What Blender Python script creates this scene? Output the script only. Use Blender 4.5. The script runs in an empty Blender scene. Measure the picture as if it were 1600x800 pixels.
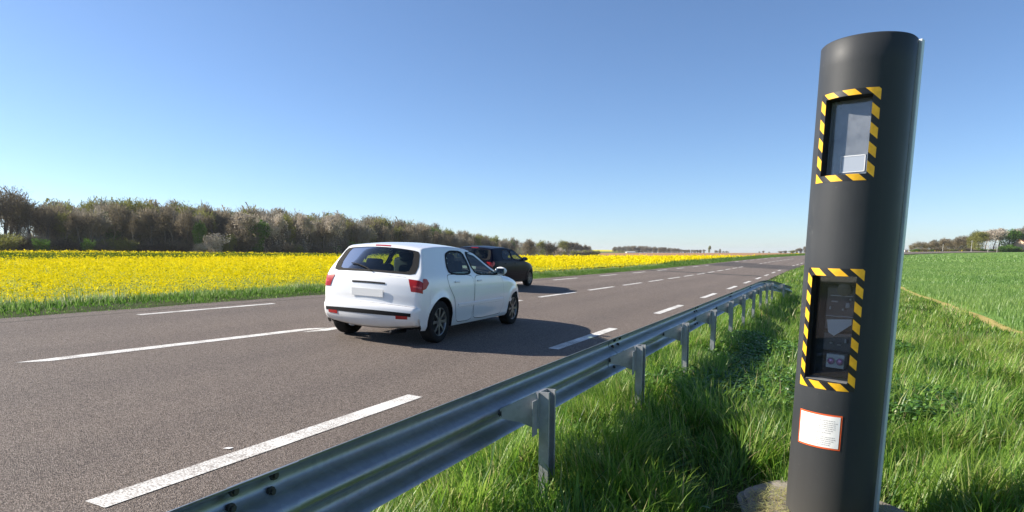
import bpy, bmesh, math, random
import numpy as np
from mathutils import Vector, Matrix
sc = bpy.context.scene
COL = sc.collection
rng = np.random.default_rng(7)
random.seed(7)
PI = math.pi

# ------------------------------------------------------------------ camera
THETA = 0.446058                 # the road runs along +Y; the camera looks this far to the left of it
PITCH = 0.135586
EYE = 1.4751
F_PX = 1009.42
cam_d = bpy.data.cameras.new('camera')
cam = bpy.data.objects.new('camera', cam_d)
COL.objects.link(cam)
sc.camera = cam
cam.location = (0, 0, EYE)
cam.rotation_euler = (PI/2 - PITCH, 0, THETA)
cam_d.sensor_fit = 'HORIZONTAL'
cam_d.sensor_width = 36.0
cam_d.lens = 36.0 * F_PX / 1600.0
cam_d.shift_y = 133.0 / 1600.0
cam_d.clip_start = 0.05
cam_d.clip_end = 20000

# ------------------------------------------------------------------ light
SUN_EL = math.radians(32.0)
SUN_AZ = math.radians(-105.0)    # clockwise from +Y
world = bpy.data.worlds.new('World')
sc.world = world
world.use_nodes = True
wn = world.node_tree
sky = wn.nodes.new('ShaderNodeTexSky')
sky.sky_type = 'NISHITA'
sky.sun_disc = False
sky.sun_elevation = SUN_EL
sky.sun_rotation = SUN_AZ
sky.altitude = 2000
sky.air_density = 1.0
sky.dust_density = 1.6
sky.ozone_density = 5.0
wn.links.new(sky.outputs[0], wn.nodes['Background'].inputs[0])
wn.nodes['Background'].inputs[1].default_value = 0.083
sun_d = bpy.data.lights.new('sun', 'SUN')
sun_d.energy = 5.0
sun_d.angle = math.radians(0.5)
sun_d.color = (1.0, 0.93, 0.82)
sun = bpy.data.objects.new('sun', sun_d)
COL.objects.link(sun)
to_sun = Vector((math.sin(SUN_AZ)*math.cos(SUN_EL), math.cos(SUN_AZ)*math.cos(SUN_EL), math.sin(SUN_EL)))
sun.rotation_euler = to_sun.to_track_quat('Z', 'Y').to_euler()
sun.location = (-40, -30, 60)
sc.view_settings.view_transform = 'Standard'
sc.view_settings.look = 'None'
sc.view_settings.gamma = 1.0
sc.view_settings.use_curve_mapping = False
sc.view_settings.exposure = 1.05
sc.cycles.max_bounces = 8
sc.cycles.transparent_max_bounces = 24

# ------------------------------------------------------------------ helpers: materials
def mat(name, color=(.5, .5, .5), rough=.6, metal=0.0, spec=0.5, coat=0.0):
    m = bpy.data.materials.new(name)
    m.use_nodes = True
    b = m.node_tree.nodes['Principled BSDF']
    b.inputs['Base Color'].default_value = (*color, 1)
    b.inputs['Roughness'].default_value = rough
    b.inputs['Metallic'].default_value = metal
    b.inputs['Specular IOR Level'].default_value = spec
    b.inputs['Coat Weight'].default_value = coat
    m.diffuse_color = (*color, 1)
    return m

class NT:
    """thin wrapper for building node graphs"""
    def __init__(self, m):
        self.t = m.node_tree
        self.b = self.t.nodes.get('Principled BSDF')
        self.out = self.t.nodes.get('Material Output')
    def n(self, typ, **kw):
        o = self.t.nodes.new(typ)
        for k, v in kw.items():
            if k.startswith('i_'):
                o.inputs[k[2:].replace('_', ' ')].default_value = v
            else:
                setattr(o, k, v)
        return o
    def l(self, a, b):
        self.t.links.new(a, b)
    def coord(self, kind='Object'):
        return self.n('ShaderNodeTexCoord').outputs[kind]
    def noise(self, vec, scale, detail=4, rough=.55, dist=0):
        o = self.n('ShaderNodeTexNoise')
        o.inputs['Scale'].default_value = scale
        o.inputs['Detail'].default_value = detail
        o.inputs['Roughness'].default_value = rough
        o.inputs['Distortion'].default_value = dist
        if vec is not None:
            self.l(vec, o.inputs['Vector'])
        return o.outputs['Fac']
    def scale(self, vec, s):
        o = self.n('ShaderNodeMapping')
        o.inputs['Scale'].default_value = s
        self.l(vec, o.inputs['Vector'])
        return o.outputs[0]
    def ramp(self, fac, stops, interp='LINEAR'):
        o = self.n('ShaderNodeValToRGB')
        o.color_ramp.interpolation = interp
        e = o.color_ramp.elements
        while len(e) < len(stops):
            e.new(0.5)
        for el, (p, c) in zip(e, stops):
            el.position = p
            el.color = (*c, 1) if len(c) == 3 else c
        self.l(fac, o.inputs['Fac'])
        return o.outputs['Color']
    def mix(self, fac, a, b, mode='MIX'):
        o = self.n('ShaderNodeMix', data_type='RGBA', blend_type=mode)
        for s, v in ((0, fac), (6, a), (7, b)):
            if hasattr(v, 'links') or isinstance(v, bpy.types.NodeSocket):
                self.l(v, o.inputs[s])
            else:
                o.inputs[s].default_value = v if s == 0 else (*v, 1)
        return o.outputs[2]
    def math(self, op, a, b=0.0, c=0.0):
        o = self.n('ShaderNodeMath', operation=op)
        for s, v in enumerate((a, b, c)):
            if isinstance(v, bpy.types.NodeSocket):
                self.l(v, o.inputs[s])
            else:
                o.inputs[s].default_value = v
        return o.outputs[0]
    def bump(self, h, strength=.3, dist=.01):
        o = self.n('ShaderNodeBump')
        o.inputs['Strength'].default_value = strength
        o.inputs['Distance'].default_value = dist
        self.l(h, o.inputs['Height'])
        self.l(o.outputs[0], self.b.inputs['Normal'])
    def base(self, c):
        self.l(c, self.b.inputs['Base Color'])

# ------------------------------------------------------------------ helpers: objects
def tag(o, label=None, cat=None, group=None, kind=None):
    if label: o['label'] = label
    if cat: o['category'] = cat
    if group: o['group'] = group
    if kind: o['kind'] = kind
    return o

def empty(name, loc=(0, 0, 0), rz=0.0, parent=None):
    o = bpy.data.objects.new(name, None)
    o.empty_display_size = .2
    COL.objects.link(o)
    o.location = loc
    o.rotation_euler = (0, 0, rz)
    if parent: o.parent = parent
    return o

def link_mesh(name, me, parent=None, mats=None):
    o = bpy.data.objects.new(name, me)
    COL.objects.link(o)
    if parent: o.parent = parent
    for m in (mats or []):
        me.materials.append(m)
    return o

def mesh_np(name, V, F, m=None, parent=None, smooth=False, mi=None):
    """V (n,3); F list of faces or (k,3/4) int array"""
    me = bpy.data.meshes.new(name)
    V = np.asarray(V, dtype=np.float32).reshape(-1, 3)
    if isinstance(F, np.ndarray):
        k = F.shape[1]
        me.vertices.add(len(V))
        me.vertices.foreach_set('co', V.ravel())
        me.loops.add(F.size)
        me.loops.foreach_set('vertex_index', F.astype(np.int32).ravel())
        me.polygons.add(len(F))
        me.polygons.foreach_set('loop_start', np.arange(0, F.size, k, dtype=np.int32))
        me.update(calc_edges=True)
    else:
        me.from_pydata(V.tolist(), [], [list(map(int, f)) for f in F])
    if smooth:
        me.polygons.foreach_set('use_smooth', np.ones(len(me.polygons), dtype=bool))
    mats = m if isinstance(m, (list, tuple)) else ([m] if m else [])
    o = link_mesh(name, me, parent, mats)
    if mi is not None:
        me.polygons.foreach_set('material_index', np.asarray(mi, dtype=np.int32))
    me.update()
    return o

class MB:
    """collects simple solids in one bmesh, then links ONE mesh object"""
    def __init__(self):
        self.bm = bmesh.new()
    def box(self, c, s, M=None, bevel=0.0):
        r = bmesh.ops.create_cube(self.bm, size=1.0)
        vs = r['verts']
        for v in vs:
            v.co = Vector((v.co.x*s[0]+c[0], v.co.y*s[1]+c[1], v.co.z*s[2]+c[2]))
        if bevel:
            es = list({e for v in vs for e in v.link_edges})
            r2 = bmesh.ops.bevel(self.bm, geom=es, offset=bevel, segments=2, affect='EDGES', profile=.5)
            vs = list({v for f in r2['faces'] for v in f.verts} | {v for v in vs if v.is_valid})
        if M is not None:
            for v in vs: v.co = M @ v.co
        return self
    def poly(self, pts):
        vs = [self.bm.verts.new(p) for p in pts]
        self.bm.faces.new(vs)
        return self
    def loft(self, rings, closed=True, cap=True):
        R = [[self.bm.verts.new(p) for p in r] for r in rings]
        n = len(R[0])
        for a, b in zip(R[:-1], R[1:]):
            for i in range(n if closed else n-1):
                j = (i+1) % n
                self.bm.faces.new((a[i], a[j], b[j], b[i]))
        if cap and closed:
            self.bm.faces.new(R[0][::-1]); self.bm.faces.new(R[-1])
        return self
    def cyl(self, c, r, depth, axis='Z', n=20, r2=None, M=None):
        r2 = r if r2 is None else r2
        A = []; B = []
        for i in range(n):
            a = 2*PI*i/n
            x, y = math.cos(a), math.sin(a)
            for L, rr, h in ((A, r, -depth/2), (B, r2, depth/2)):
                p = {'Z': (x*rr, y*rr, h), 'Y': (x*rr, h, -y*rr), 'X': (h, x*rr, y*rr)}[axis]
                p = Vector((p[0]+c[0], p[1]+c[1], p[2]+c[2]))
                L.append(M @ p if M is not None else p)
        return self.loft([A, B])
    def tube(self, pts, r, n=8):
        rings = []
        for i, p in enumerate(pts):
            p = Vector(p)
            d = Vector(pts[min(i+1, len(pts)-1)]) - Vector(pts[max(i-1, 0)])
            d.normalize()
            a = d.orthogonal().normalized() if abs(d.z) > .9 else d.cross(Vector((0, 0, 1))).normalized()
            b = d.cross(a)
            rr = r[i] if isinstance(r, (list, tuple)) else r
            rings.append([p + a*math.cos(2*PI*k/n)*rr + b*math.sin(2*PI*k/n)*rr for k in range(n)])
        return self.loft(rings)
    def build(self, name, m, parent=None, smooth=False, angle=None):
        bmesh.ops.recalc_face_normals(self.bm, faces=self.bm.faces)
        me = bpy.data.meshes.new(name)
        self.bm.to_mesh(me); self.bm.free()
        if smooth:
            me.polygons.foreach_set('use_smooth', np.ones(len(me.polygons), dtype=bool))
            if angle: me.set_sharp_from_angle(angle=math.radians(angle))
        o = link_mesh(name, me, parent, [m] if m else [])
        return o

def copy_tree(o, parent=None):
    c = o.copy(); COL.objects.link(c)
    if parent: c.parent = parent
    for ch in list(o.children):
        copy_tree(ch, c)
    return c

# ------------------------------------------------------------------ the lie of the land
# s runs along the road (= world y), X is metres to the LEFT of the camera across the road
CA, CB, CC = -0.005821564583934269, -5.8978267448215785e-05, 1.6013560347329044e-06
CK, CM = -0.00022588176155018393, 3.3767666410805605e-06
CROSS = 0.04771202749032747
_st = np.arange(0, 4000, 0.5)
def _slope(s):
    a = CA + 2*CB*s + 3*CC*s*s
    b = np.interp(s, [50, 90, 330, 480], [CA+100*CB+7500*CC, .0076, .0066, 0.0])
    return np.where(s < 50, a, b)
def _oslope(s):
    a = 2*CK*s + 3*CM*s*s
    s1 = 105.0
    a1 = 2*CK*s1 + 3*CM*s1*s1; c1 = 2*CK + 6*CM*s1
    return np.where(s < s1, a, a1 + c1*(np.minimum(s, 330)-s1))
_zt = np.concatenate([[0], np.cumsum((_slope(_st[:-1])+_slope(_st[1:]))/2*.5)])
_ot = np.concatenate([[0], np.cumsum((_oslope(_st[:-1])+_oslope(_st[1:]))/2*.5)])
def Zs(s):
    s = np.asarray(s, float)
    return np.where(s < 0, CA*s, np.interp(np.maximum(s, 0), _st, _zt))
def off(s):
    return np.interp(np.maximum(np.asarray(s, float), 0), _st, _ot)

def pix_dir(px):
    xc = (px-800)/F_PX
    return math.sin(THETA)+0*xc, xc     # only a note of the bearing
def at_bearing(px, z):
    """ground position (s, X without road offset) at camera depth z on the bearing of picture column px"""
    xc = (px-800)/F_PX*z
    s = z*math.cos(THETA) + xc*math.sin(THETA)
    X = z*math.sin(THETA) - xc*math.cos(THETA)
    return s, X
LEFT_CTRL = []
for px, z, h in ((0, 150, 1.1), (300, 185, .75), (460, 215, .45), (640, 280, -.4), (811, 380, -1.3), (915, 480, -1.2),
                 (-400, 150, 1.6), (-900, 200, 2.0), (0, 400, 3.0), (460, 600, 3.0), (811, 900, 1.4),
                 (900, 189, -1.1), (1000, 255, -1.7), (1100, 394, -1.6), (1180, 690, .5),
                 (950, 700, 1.4), (1100, 900, 1.45), (1200, 1000, 1.5), (600, 2500, 1.5), (1000, 2500, 1.5), (1250, 2500, 1.5),
                 (0, 2000, 4)):
    s, X = at_bearing(px, z)
    LEFT_CTRL.append((s, X, h))
for s in (-40, -10, 10, 30, 60, 100, 150):
    LEFT_CTRL.append((s, 15.5, -.22 + .0*s))
    LEFT_CTRL.append((s, 30, -.18))
LEFT_CTRL = np.array(LEFT_CTRL)
def _tps_fit(C):
    P = C[:, :2]/100.0; n = len(P)
    r2 = ((P[:, None]-P[None])**2).sum(-1)
    K = np.where(r2 > 0, r2*np.log(r2+1e-12)*.5, 0) + np.eye(n)*1e-3
    A = np.zeros((n+3, n+3)); A[:n, :n] = K
    A[:n, n] = 1; A[:n, n+1:] = P; A[n, :n] = 1; A[n+1:, :n] = P.T
    return np.linalg.solve(A, np.concatenate([C[:, 2], [0, 0, 0]])), P
_tw, _tp = _tps_fit(LEFT_CTRL)
def field_left(s, Xa):
    q = np.stack([np.clip(s, -80, 2600), np.clip(Xa, -500, 2200)], -1)/100.0
    out = _tw[-3] + q[..., 0]*_tw[-2] + q[..., 1]*_tw[-1]
    for w, p in zip(_tw[:-3], _tp):
        r2 = (q[..., 0]-p[0])**2 + (q[..., 1]-p[1])**2
        out = out + w*np.where(r2 > 0, r2*np.log(r2+1e-12)*.5, 0)
    return np.clip(out, -4, 9)
def sstep(a, b, x):
    t = np.clip((x-a)/(b-a), 0, 1); return t*t*(3-2*t)
X_RR, X_RL = 2.72, 11.10             # right and left edge of the asphalt
def height(s, X):
    """ground height at road coordinates (s, X)"""
    s = np.asarray(s, float); X = np.asarray(X, float)
    z = Zs(s)
    zr = z + CROSS*np.clip(X, 0, X_RL)
    left = field_left(s, X - off(s))
    t = sstep(12.9, 15.3, X)
    left = np.where(s > 330, left, left)
    zl = (1-t)*(zr + .03*sstep(11.1, 12.0, X)) + t*left
    rise = np.minimum(np.maximum(-X-5, 0)*.006, .5)*1.0
    zz = np.where(X > 11.1, zl, np.where(X < 0, z + rise, zr))
    return zz
def P3(s, X, dz=0.0):
    """world points"""
    s = np.asarray(s, float); X = np.asarray(X, float)
    return np.stack(np.broadcast_arrays(-(X-off(s)), s, height(s, X)+dz), -1)
def pt(s, X, dz=0.0):
    return Vector([float(v) for v in P3(s, X, dz)])

def vnoise(x, y, seed=0):
    """smooth value noise 0..1"""
    xi = np.floor(x).astype(np.int64); yi = np.floor(y).astype(np.int64)
    fx = x-xi; fy = y-yi
    fx = fx*fx*(3-2*fx); fy = fy*fy*(3-2*fy)
    def h(a, b):
        n = (a*374761393 + b*668265263 + seed*1442695041) & 0xffffffff
        n = ((n ^ (n >> 13))*1274126177) & 0xffffffff
        return ((n ^ (n >> 16)) & 0xffff)/65535.0
    return (h(xi, yi)*(1-fx)+h(xi+1, yi)*fx)*(1-fy) + (h(xi, yi+1)*(1-fx)+h(xi+1, yi+1)*fx)*fy

# ------------------------------------------------------------------ materials
def m_ground(name, stops, scale=.35, bump=.3):
    m = mat(name, stops[0][1], .95, spec=.1); g = NT(m)
    co = g.coord()
    f = g.math('ADD', g.math('MULTIPLY', g.noise(co, scale, 6, .65), .6), g.math('MULTIPLY', g.noise(co, scale*14, 4, .7), .4))
    g.base(g.ramp(f, stops))
    g.bump(g.noise(co, scale*30, 4, .7), bump, .05)
    return m
M_VERGE = m_ground('verge_soil', [(.35, (.025, .035, .010)), (.55, (.045, .06, .016)), (.7, (.08, .075, .03))], .8)
M_WHEAT = m_ground('wheat_ground', [(.35, (.12, .22, .055)), (.5, (.16, .275, .068)), (.65, (.20, .32, .08))], .12)
M_BROWN = m_ground('ploughed_soil', [(.35, (.27, .145, .07)), (.5, (.33, .18, .09)), (.65, (.38, .21, .11))], .02)
M_FARGREEN = m_ground('far_meadow', [(.35, (.07, .10, .03)), (.5, (.10, .14, .04)), (.65, (.14, .15, .05))], .01)
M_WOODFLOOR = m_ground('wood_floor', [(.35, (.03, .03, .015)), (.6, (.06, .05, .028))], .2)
M_RAPEGROUND = m_ground('rape_stems', [(.35, (.03, .05, .008)), (.6, (.06, .085, .012))], 1.0)
M_STRAW = m_ground('dry_strip', [(.35, (.30, .25, .08)), (.55, (.42, .33, .12)), (.7, (.22, .26, .06))], 1.6)

def m_asphalt(name, c0, c1, c2):
    m = mat(name, c1, .85, spec=.25); g = NT(m)
    co = g.coord()
    v = g.n('ShaderNodeTexVoronoi'); v.inputs['Scale'].default_value = 130; v.inputs['Randomness'].default_value = 1
    g.l(co, v.inputs['Vector'])
    sp = g.n('ShaderNodeSeparateColor'); g.l(v.outputs['Color'], sp.inputs[0])
    fine = g.noise(co, 60, 4, .75)
    st = g.ramp(g.math('ADD', g.math('MULTIPLY', sp.outputs[0], .55), g.math('MULTIPLY', fine, .45)),
                [(.25, c0), (.5, c1), (.80, c2)])
    dark = g.ramp(v.outputs['Distance'], [(.0, (1.06, 1.06, 1.06)), (.5, (.9, .9, .9)), (.8, (.5, .5, .5))])
    st = g.mix(1.0, st, dark, 'MULTIPLY')
    # wheel tracks and long worn patches, stretched along the road
    lo = g.noise(g.scale(co, (.9, .05, 1)), 1.0, 5, .6)
    st = g.mix(g.math('MULTIPLY', g.math('SUBTRACT', lo, .38), .85), st, g.mix(1.0, st, (.58, .58, .60), 'MULTIPLY'))
    # wheel tracks polished into each lane and the seam along the far edge
    sx = g.n('ShaderNodeSeparateXYZ'); g.l(co, sx.inputs[0])
    wx = g.math('ADD', sx.outputs['X'], g.math('MULTIPLY', g.math('SUBTRACT', lo, .5), .35))
    tr = g.ramp(g.math('FRACT', g.math('DIVIDE', g.math('ADD', wx, 40.15), 1.75)), [(.18, (0, 0, 0)), (.42, (1, 1, 1)), (.58, (1, 1, 1)), (.82, (0, 0, 0))])
    st = g.mix(g.math('MULTIPLY', tr, .22), st, g.mix(1.0, st, (.62, .63, .66), 'MULTIPLY'))
    seam = g.math('LESS_THAN', g.math('ABSOLUTE', g.math('ADD', g.math('ADD', sx.outputs['X'], 10.62), g.math('MULTIPLY', g.math('SUBTRACT', g.noise(co, .8, 3, .6), .5), .12))), .06)
    st = g.mix(g.math('MULTIPLY', seam, .42), st, (.03, .027, .025))
    bl = g.noise(co, .55, 5, .65)
    st = g.mix(g.math('MULTIPLY', g.math('SUBTRACT', bl, .45), .7), st, g.mix(1.0, st, (1.3, 1.24, 1.16), 'MULTIPLY'))
    g.base(st)
    g.bump(g.math('ADD', v.outputs['Distance'], g.math('MULTIPLY', fine, .6)), .9, .008)
    return m
M_ASPHALT = m_asphalt('asphalt', (.085, .066, .053), (.192, .154, .128), (.35, .292, .25))
M_PATCH = m_asphalt('asphalt_patch', (.052, .045, .042), (.095, .082, .075), (.18, .158, .143))

def m_paint():
    m = mat('road_paint', (.78, .77, .73), .7, spec=.3); g = NT(m)
    co = g.coord('Object')
    f = g.math('ADD', g.math('MULTIPLY', g.noise(co, 75, 4, .7), .7), g.math('MULTIPLY', g.noise(co, 3, 3, .6), .3))
    g.base(g.ramp(f, [(.38, (.15, .125, .11)), (.47, (.48, .45, .41)), (.57, (.78, .77, .73))]))
    g.bump(g.noise(co, 95, 2, .6), .4, .004)
    return m
M_PAINT = m_paint()

def m_foliage(name, stops, transl=.35, attr='tint', rough=.42, spec=.5):
    """stops: colour by per-blade tint"""
    m = bpy.data.materials.new(name); m.use_nodes = True
    g = NT(m); t = g.t
    a = g.n('ShaderNodeAttribute', attribute_name=attr)
    c = g.ramp(a.outputs['Fac'], stops)
    b = g.b
    b.inputs['Roughness'].default_value = rough
    b.inputs['Specular IOR Level'].default_value = spec
    g.l(c, b.inputs['Base Color'])
    tr = g.n('ShaderNodeBsdfTranslucent'); g.l(c, tr.inputs['Color'])
    mx = g.n('ShaderNodeMixShader'); mx.inputs[0].default_value = transl
    g.l(b.outputs[0], mx.inputs[1]); g.l(tr.outputs[0], mx.inputs[2])
    g.l(mx.outputs[0], g.out.inputs['Surface'])
    return m
M_GRASS = m_foliage('grass_blade', [(0, (.040, .125, .016)), (.3, (.115, .245, .028)), (.55, (.22, .365, .045)), (.8, (.34, .46, .085)), (.93, (.47, .51, .20)), (1, (.50, .42, .20))], .55)
M_LEAF = m_foliage('weed_leaf', [(0, (.03, .09, .012)), (.5, (.08, .19, .024)), (1, (.15, .28, .045))], .3)
M_WBLADE = m_foliage('wheat_blade', [(0, (.10, .20, .050)), (.5, (.19, .315, .075)), (.85, (.28, .385, .10)), (1, (.38, .42, .14))], .45)
M_VGRASS = m_foliage('far_verge_blade', [(0, (.04, .12, .014)), (.4, (.11, .22, .030)), (.7, (.22, .31, .09)), (1, (.45, .48, .30))], .5, rough=.6, spec=.2)
M_RAPE = m_foliage('rape_flower', [(0, (.05, .10, .010)), (.28, (.16, .20, .010)), (.34, (.58, .47, .005)), (.7, (.80, .65, .006)), (1, (.88, .73, .012))], .30, rough=.8, spec=.05)

def m_steel(name, base, rough, spangle=.12, metal=.85):
    m = mat(name, base, rough, metal); g = NT(m)
    co = g.coord()
    v = g.n('ShaderNodeTexVoronoi'); v.inputs['Scale'].default_value = 38; g.l(co, v.inputs['Vector'])
    sp = g.n('ShaderNodeSeparateColor'); g.l(v.outputs['Color'], sp.inputs[0])
    n1 = g.noise(co, 5, 6, .7); n2 = g.noise(g.scale(co, (14, 1.2, 14)), 1, 4, .6)
    f = g.math('ADD', g.math('ADD', g.math('MULTIPLY', sp.outputs[0], spangle), g.math('MULTIPLY', n1, .45)), g.math('MULTIPLY', n2, .3))
    lo = tuple(c*.72 for c in base); hi = tuple(min(1, c*1.3) for c in base)
    g.base(g.ramp(f, [(.10, lo), (.42, base), (.8, hi)]))
    g.l(g.ramp(n1, [(.3, (rough*.8,)*3), (.7, (min(1, rough*1.35),)*3)]), g.b.inputs['Roughness'])
    g.bump(g.noise(co, 3, 2, .5), .05, .004)
    return m
M_RAIL = m_steel('galvanised_rail', (.30, .33, .36), .42, .16, .85)
M_POST = m_steel('galvanised_post', (.36, .365, .37), .5, .22, .5)
M_BOLT = mat('bolt_steel', (.06, .06, .06), .5, .6)

# ------------------------------------------------------------------ ground sheet
s_lines = np.unique(np.concatenate([np.arange(-60, -4, 8), np.arange(-4, 2, .8), np.arange(2, 7, .35), np.arange(7, 40, .8), np.arange(40, 130, 2.5), np.arange(130, 420, 8), np.geomspace(420, 6000, 34)]))
x_lines = np.unique(np.concatenate([-np.geomspace(60, 5000, 22)[::-1], np.arange(-60, -10, 4), np.arange(-10, -5, 1.0),
                    [-5, -4.5, -4.0, -3.78, -3.48], np.arange(-3, 2.2, .35), [2.3, X_RR, 2.85, 3.1, 4, 6, 9, 10.6, 10.9, X_RL], [11.5, 12, 12.5, 13, 13.5, 14, 14.6, 15.3],
                    np.arange(17, 66, 3.0), np.arange(66, 320, 8), np.geomspace(322, 5000, 30)]))
SS, XX = np.meshgrid(s_lines, x_lines, indexing='ij')
G = P3(SS, XX)
sink = sstep(X_RR+.02, X_RR+.30, XX)*(1-sstep(X_RL-.3, X_RL-.02, XX))*.12*(SS < 430)
bumps = (vnoise(SS*.9, XX*.9, 3)-.5)*.09*((XX < 2.3) & (XX > -4.2))*sstep(0, .5, 2.6-XX)
G[..., 2] += bumps - sink - .11*np.exp(-((XX+.1)**2+(SS-4.1)**2)/1.1)
ns, nx = SS.shape
idx = np.arange(ns*nx).reshape(ns, nx)
quads = np.stack([idx[:-1, :-1], idx[1:, :-1], idx[1:, 1:], idx[:-1, 1:]], -1).reshape(-1, 4)
sc_ = ((SS[:-1, :-1]+SS[1:, 1:])/2).ravel(); xc_ = ((XX[:-1, :-1]+XX[1:, 1:])/2).ravel()
xa_ = xc_ - off(sc_)                                 # without the road's bend
zc_ = sc_*math.cos(THETA) + xa_*math.sin(THETA)      # depth in front of the camera
col_ = 800 + F_PX*(sc_*math.sin(THETA)-xa_*math.cos(THETA))/np.maximum(zc_, 1e-3)
WOOD_PX = [-900, -400, 0, 300, 460, 640, 811, 915, 1000]
WOOD_Z = [220, 170, 152, 187, 217, 282, 382, 482, 560]
def wood_z(px): return np.interp(px, WOOD_PX, WOOD_Z)
mi = np.full(len(sc_), 0)                            # verge
mi[xc_ < -3.78] = 1                                  # wheat
mi[(xc_ < -3.48) & (xc_ > -3.78)] = 6                 # dry strip
rape = xc_ > 14.0
mi[rape] = 5
brown = (xc_ > 66) & ((col_ > 862) | (zc_ < 0)) & (zc_ < 2000) & (zc_ > 0)
mi[brown] = 2
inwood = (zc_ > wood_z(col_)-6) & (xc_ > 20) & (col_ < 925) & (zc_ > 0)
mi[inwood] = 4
mi[(zc_ > 1000) & (xc_ > 14)] = 3
mi[(zc_ > 700) & (xc_ < -4.75)] = 3
ground = mesh_np('ground', G.reshape(-1, 3), quads, [M_VERGE, M_WHEAT, M_BROWN, M_FARGREEN, M_WOODFLOOR, M_RAPEGROUND, M_STRAW], smooth=True, mi=mi)
tag(ground, 'grassy verges and open farmland on both sides of the road', kind='structure')

# ------------------------------------------------------------------ road
def strip(name, s_list, X0, X1, dz, m, parent=None, nx=2, wob=0.0):
    s_list = np.asarray(s_list, float)
    xs = np.linspace(0, 1, nx)
    S, U = np.meshgrid(s_list, xs, indexing='ij')
    x0 = np.broadcast_to(np.asarray(X0, float), s_list.shape)[:, None]
    x1 = np.broadcast_to(np.asarray(X1, float), s_list.shape)[:, None]
    X = x0*(1-U) + x1*U
    zz = Zs(S) + CROSS*X
    V = np.stack([-(X-off(S)), S, zz+dz], -1).reshape(-1, 3)
    i = np.arange(S.size).reshape(S.shape)
    F = np.stack([i[:-1, :-1], i[1:, :-1], i[1:, 1:], i[:-1, 1:]], -1).reshape(-1, 4)[:, ::-1]
    return mesh_np(name, V, F, m, parent)
sr = np.concatenate([np.arange(-8, 60, .25), np.arange(60, 130, 1.0), np.arange(130, 430, 4.0)])
wl = X_RL + (vnoise(sr*1.7, sr*0, 5)-.5)*.10; wr = X_RR + (vnoise(sr*2.1, sr*0, 6)-.5)*.10
road = strip('road', sr, wr, wl, .006, M_ASPHALT, nx=14)
tag(road, 'reddish grey asphalt country road running to the horizon', kind='structure')
def patch(pts, dz=.0080):
    bm = MB(); bm.poly([(-(X-float(off(s))), s, float(Zs(s))+CROSS*X+dz) for s, X in pts])
    return bm.build('resurfaced_patch', M_PATCH, road)
patch([(46.0, 10.9), (44.3, 10.9), (45.2, 3.55), (47.0, 3.55)])
patch([(65.7, 10.6), (66.5, 6.95), (82.5, 6.95), (84.0, 10.6)])
patch([(65.2, 6.9), (65.8, 2.6), (80.0, 2.3), (80.5, 6.8)])
def dash(name, s0, s1, X, w, X_end=None, slant=0.0):
    n = max(3, int((s1-s0)/.4)+1)
    s = np.linspace(s0, s1, n)
    x = np.linspace(X, X if X_end is None else X_end, n)
    e = strip(name, s, x-w/2, x+w/2, .0100, M_PAINT, road, nx=3)
    me = e.data
    if slant:
        v = np.zeros(len(me.vertices)*3); me.vertices.foreach_get('co', v); v = v.reshape(-1, 3, 3)
        v[0, :, 1] += np.array([0, -.5, -1])*slant
        v[-1, :, 1] += np.array([0, -.5, -1])*slant
        me.vertices.foreach_set('co', v.ravel()); me.update()
    return e
for k in range(-1, 22):
    dash('edge_dash', 8.494+6.5*k, 11.494+6.5*k, 3.394, .165)
dash('centre_dash', 4.0, 7.95, 7.44, .17, 7.12, .25)
dash('centre_dash', 7.65, 10.7, 6.92, .17, 6.98, .3)
dash('centre_dash', 12.2, 15.4, 7.05, .15)
for k in range(0, 24):
    dash('centre_dash', 16.777+4.333*k, 19.777+4.333*k, 7.115, .15)
for s0 in (6.99, 13.3, 19.6):
    dash('edge_dash', s0, s0+2.98, 10.24, .13)
for k in range(0, 16):
    dash('edge_dash', 25.69+6.5*k, 28.69+6.5*k, 10.234, .15)

# ------------------------------------------------------------------ guardrail
guard = empty('guardrail', pt(8.0, 1.4))
tag(guard, 'galvanised steel guardrail with two ridges on short posts along the right edge of the road', 'guardrail')
G0 = guard.location.copy()
R_TOP = 0.733
def rail_path(s):
    """(X, top height above the ground profile)"""
    x = np.interp(s, [-5, 19.5, 21, 22.2, 23.2, 24.2, 25.0], [1.52, 1.52, 1.49, 1.40, 1.22, .93, .60])
    z = np.interp(s, [-5, 19.5, 21, 22.2, 23.2, 24.2, 25.0], [0, 0, -.015, -.05, -.13, -.27, -.42])
    return x, z
def rail_pt(s, t, v):
    """t metres towards the road, v metres from the rail's middle"""
    x, z = rail_path(s)
    s = float(s)
    return (-(float(x)+t-float(off(s))), s, float(Zs(s)+CROSS*min(max(x, 0), 2)+z)+R_TOP-.155+v)
ctrl = [(-.155, .000), (-.147, .003), (-.138, .016), (-.122, .052), (-.110, .074), (-.094, .083), (-.076, .083), (-.062, .076), (-.048, .055), (-.022, .010), (-.010, .001), (0, 0)]
prof = [(t, v) for v, t in ctrl] + [(t, -v) for v, t in ctrl[-2::-1]]
def beam(s0, s1, shift):
    n = max(3, int((s1-s0)/.35)+1)
    ss = np.linspace(s0, s1, n)
    th = .0055
    rings = []
    for s in ss:
        outer = [rail_pt(s, t+shift+th/2, v) for t, v in prof]
        inner = [rail_pt(s, t+shift-th/2, v*1.0) for t, v in prof]
        ring = [Vector(p)-G0 for p in outer + inner[::-1]]
        rings.append(ring)
    b = MB(); b.loft(rings)
    return b.build('rail_beam', M_RAIL, guard, smooth=True, angle=40)
bolt_b = MB(); bolt_b.cyl((.006, 0, 0), .017, .012, 'X', 6).cyl((.014, 0, 0), .010, .010, 'X', 8)
bolt0 = bolt_b.build('bolt', M_BOLT); bolt_me = bolt0.data
bolt_used = False
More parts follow.
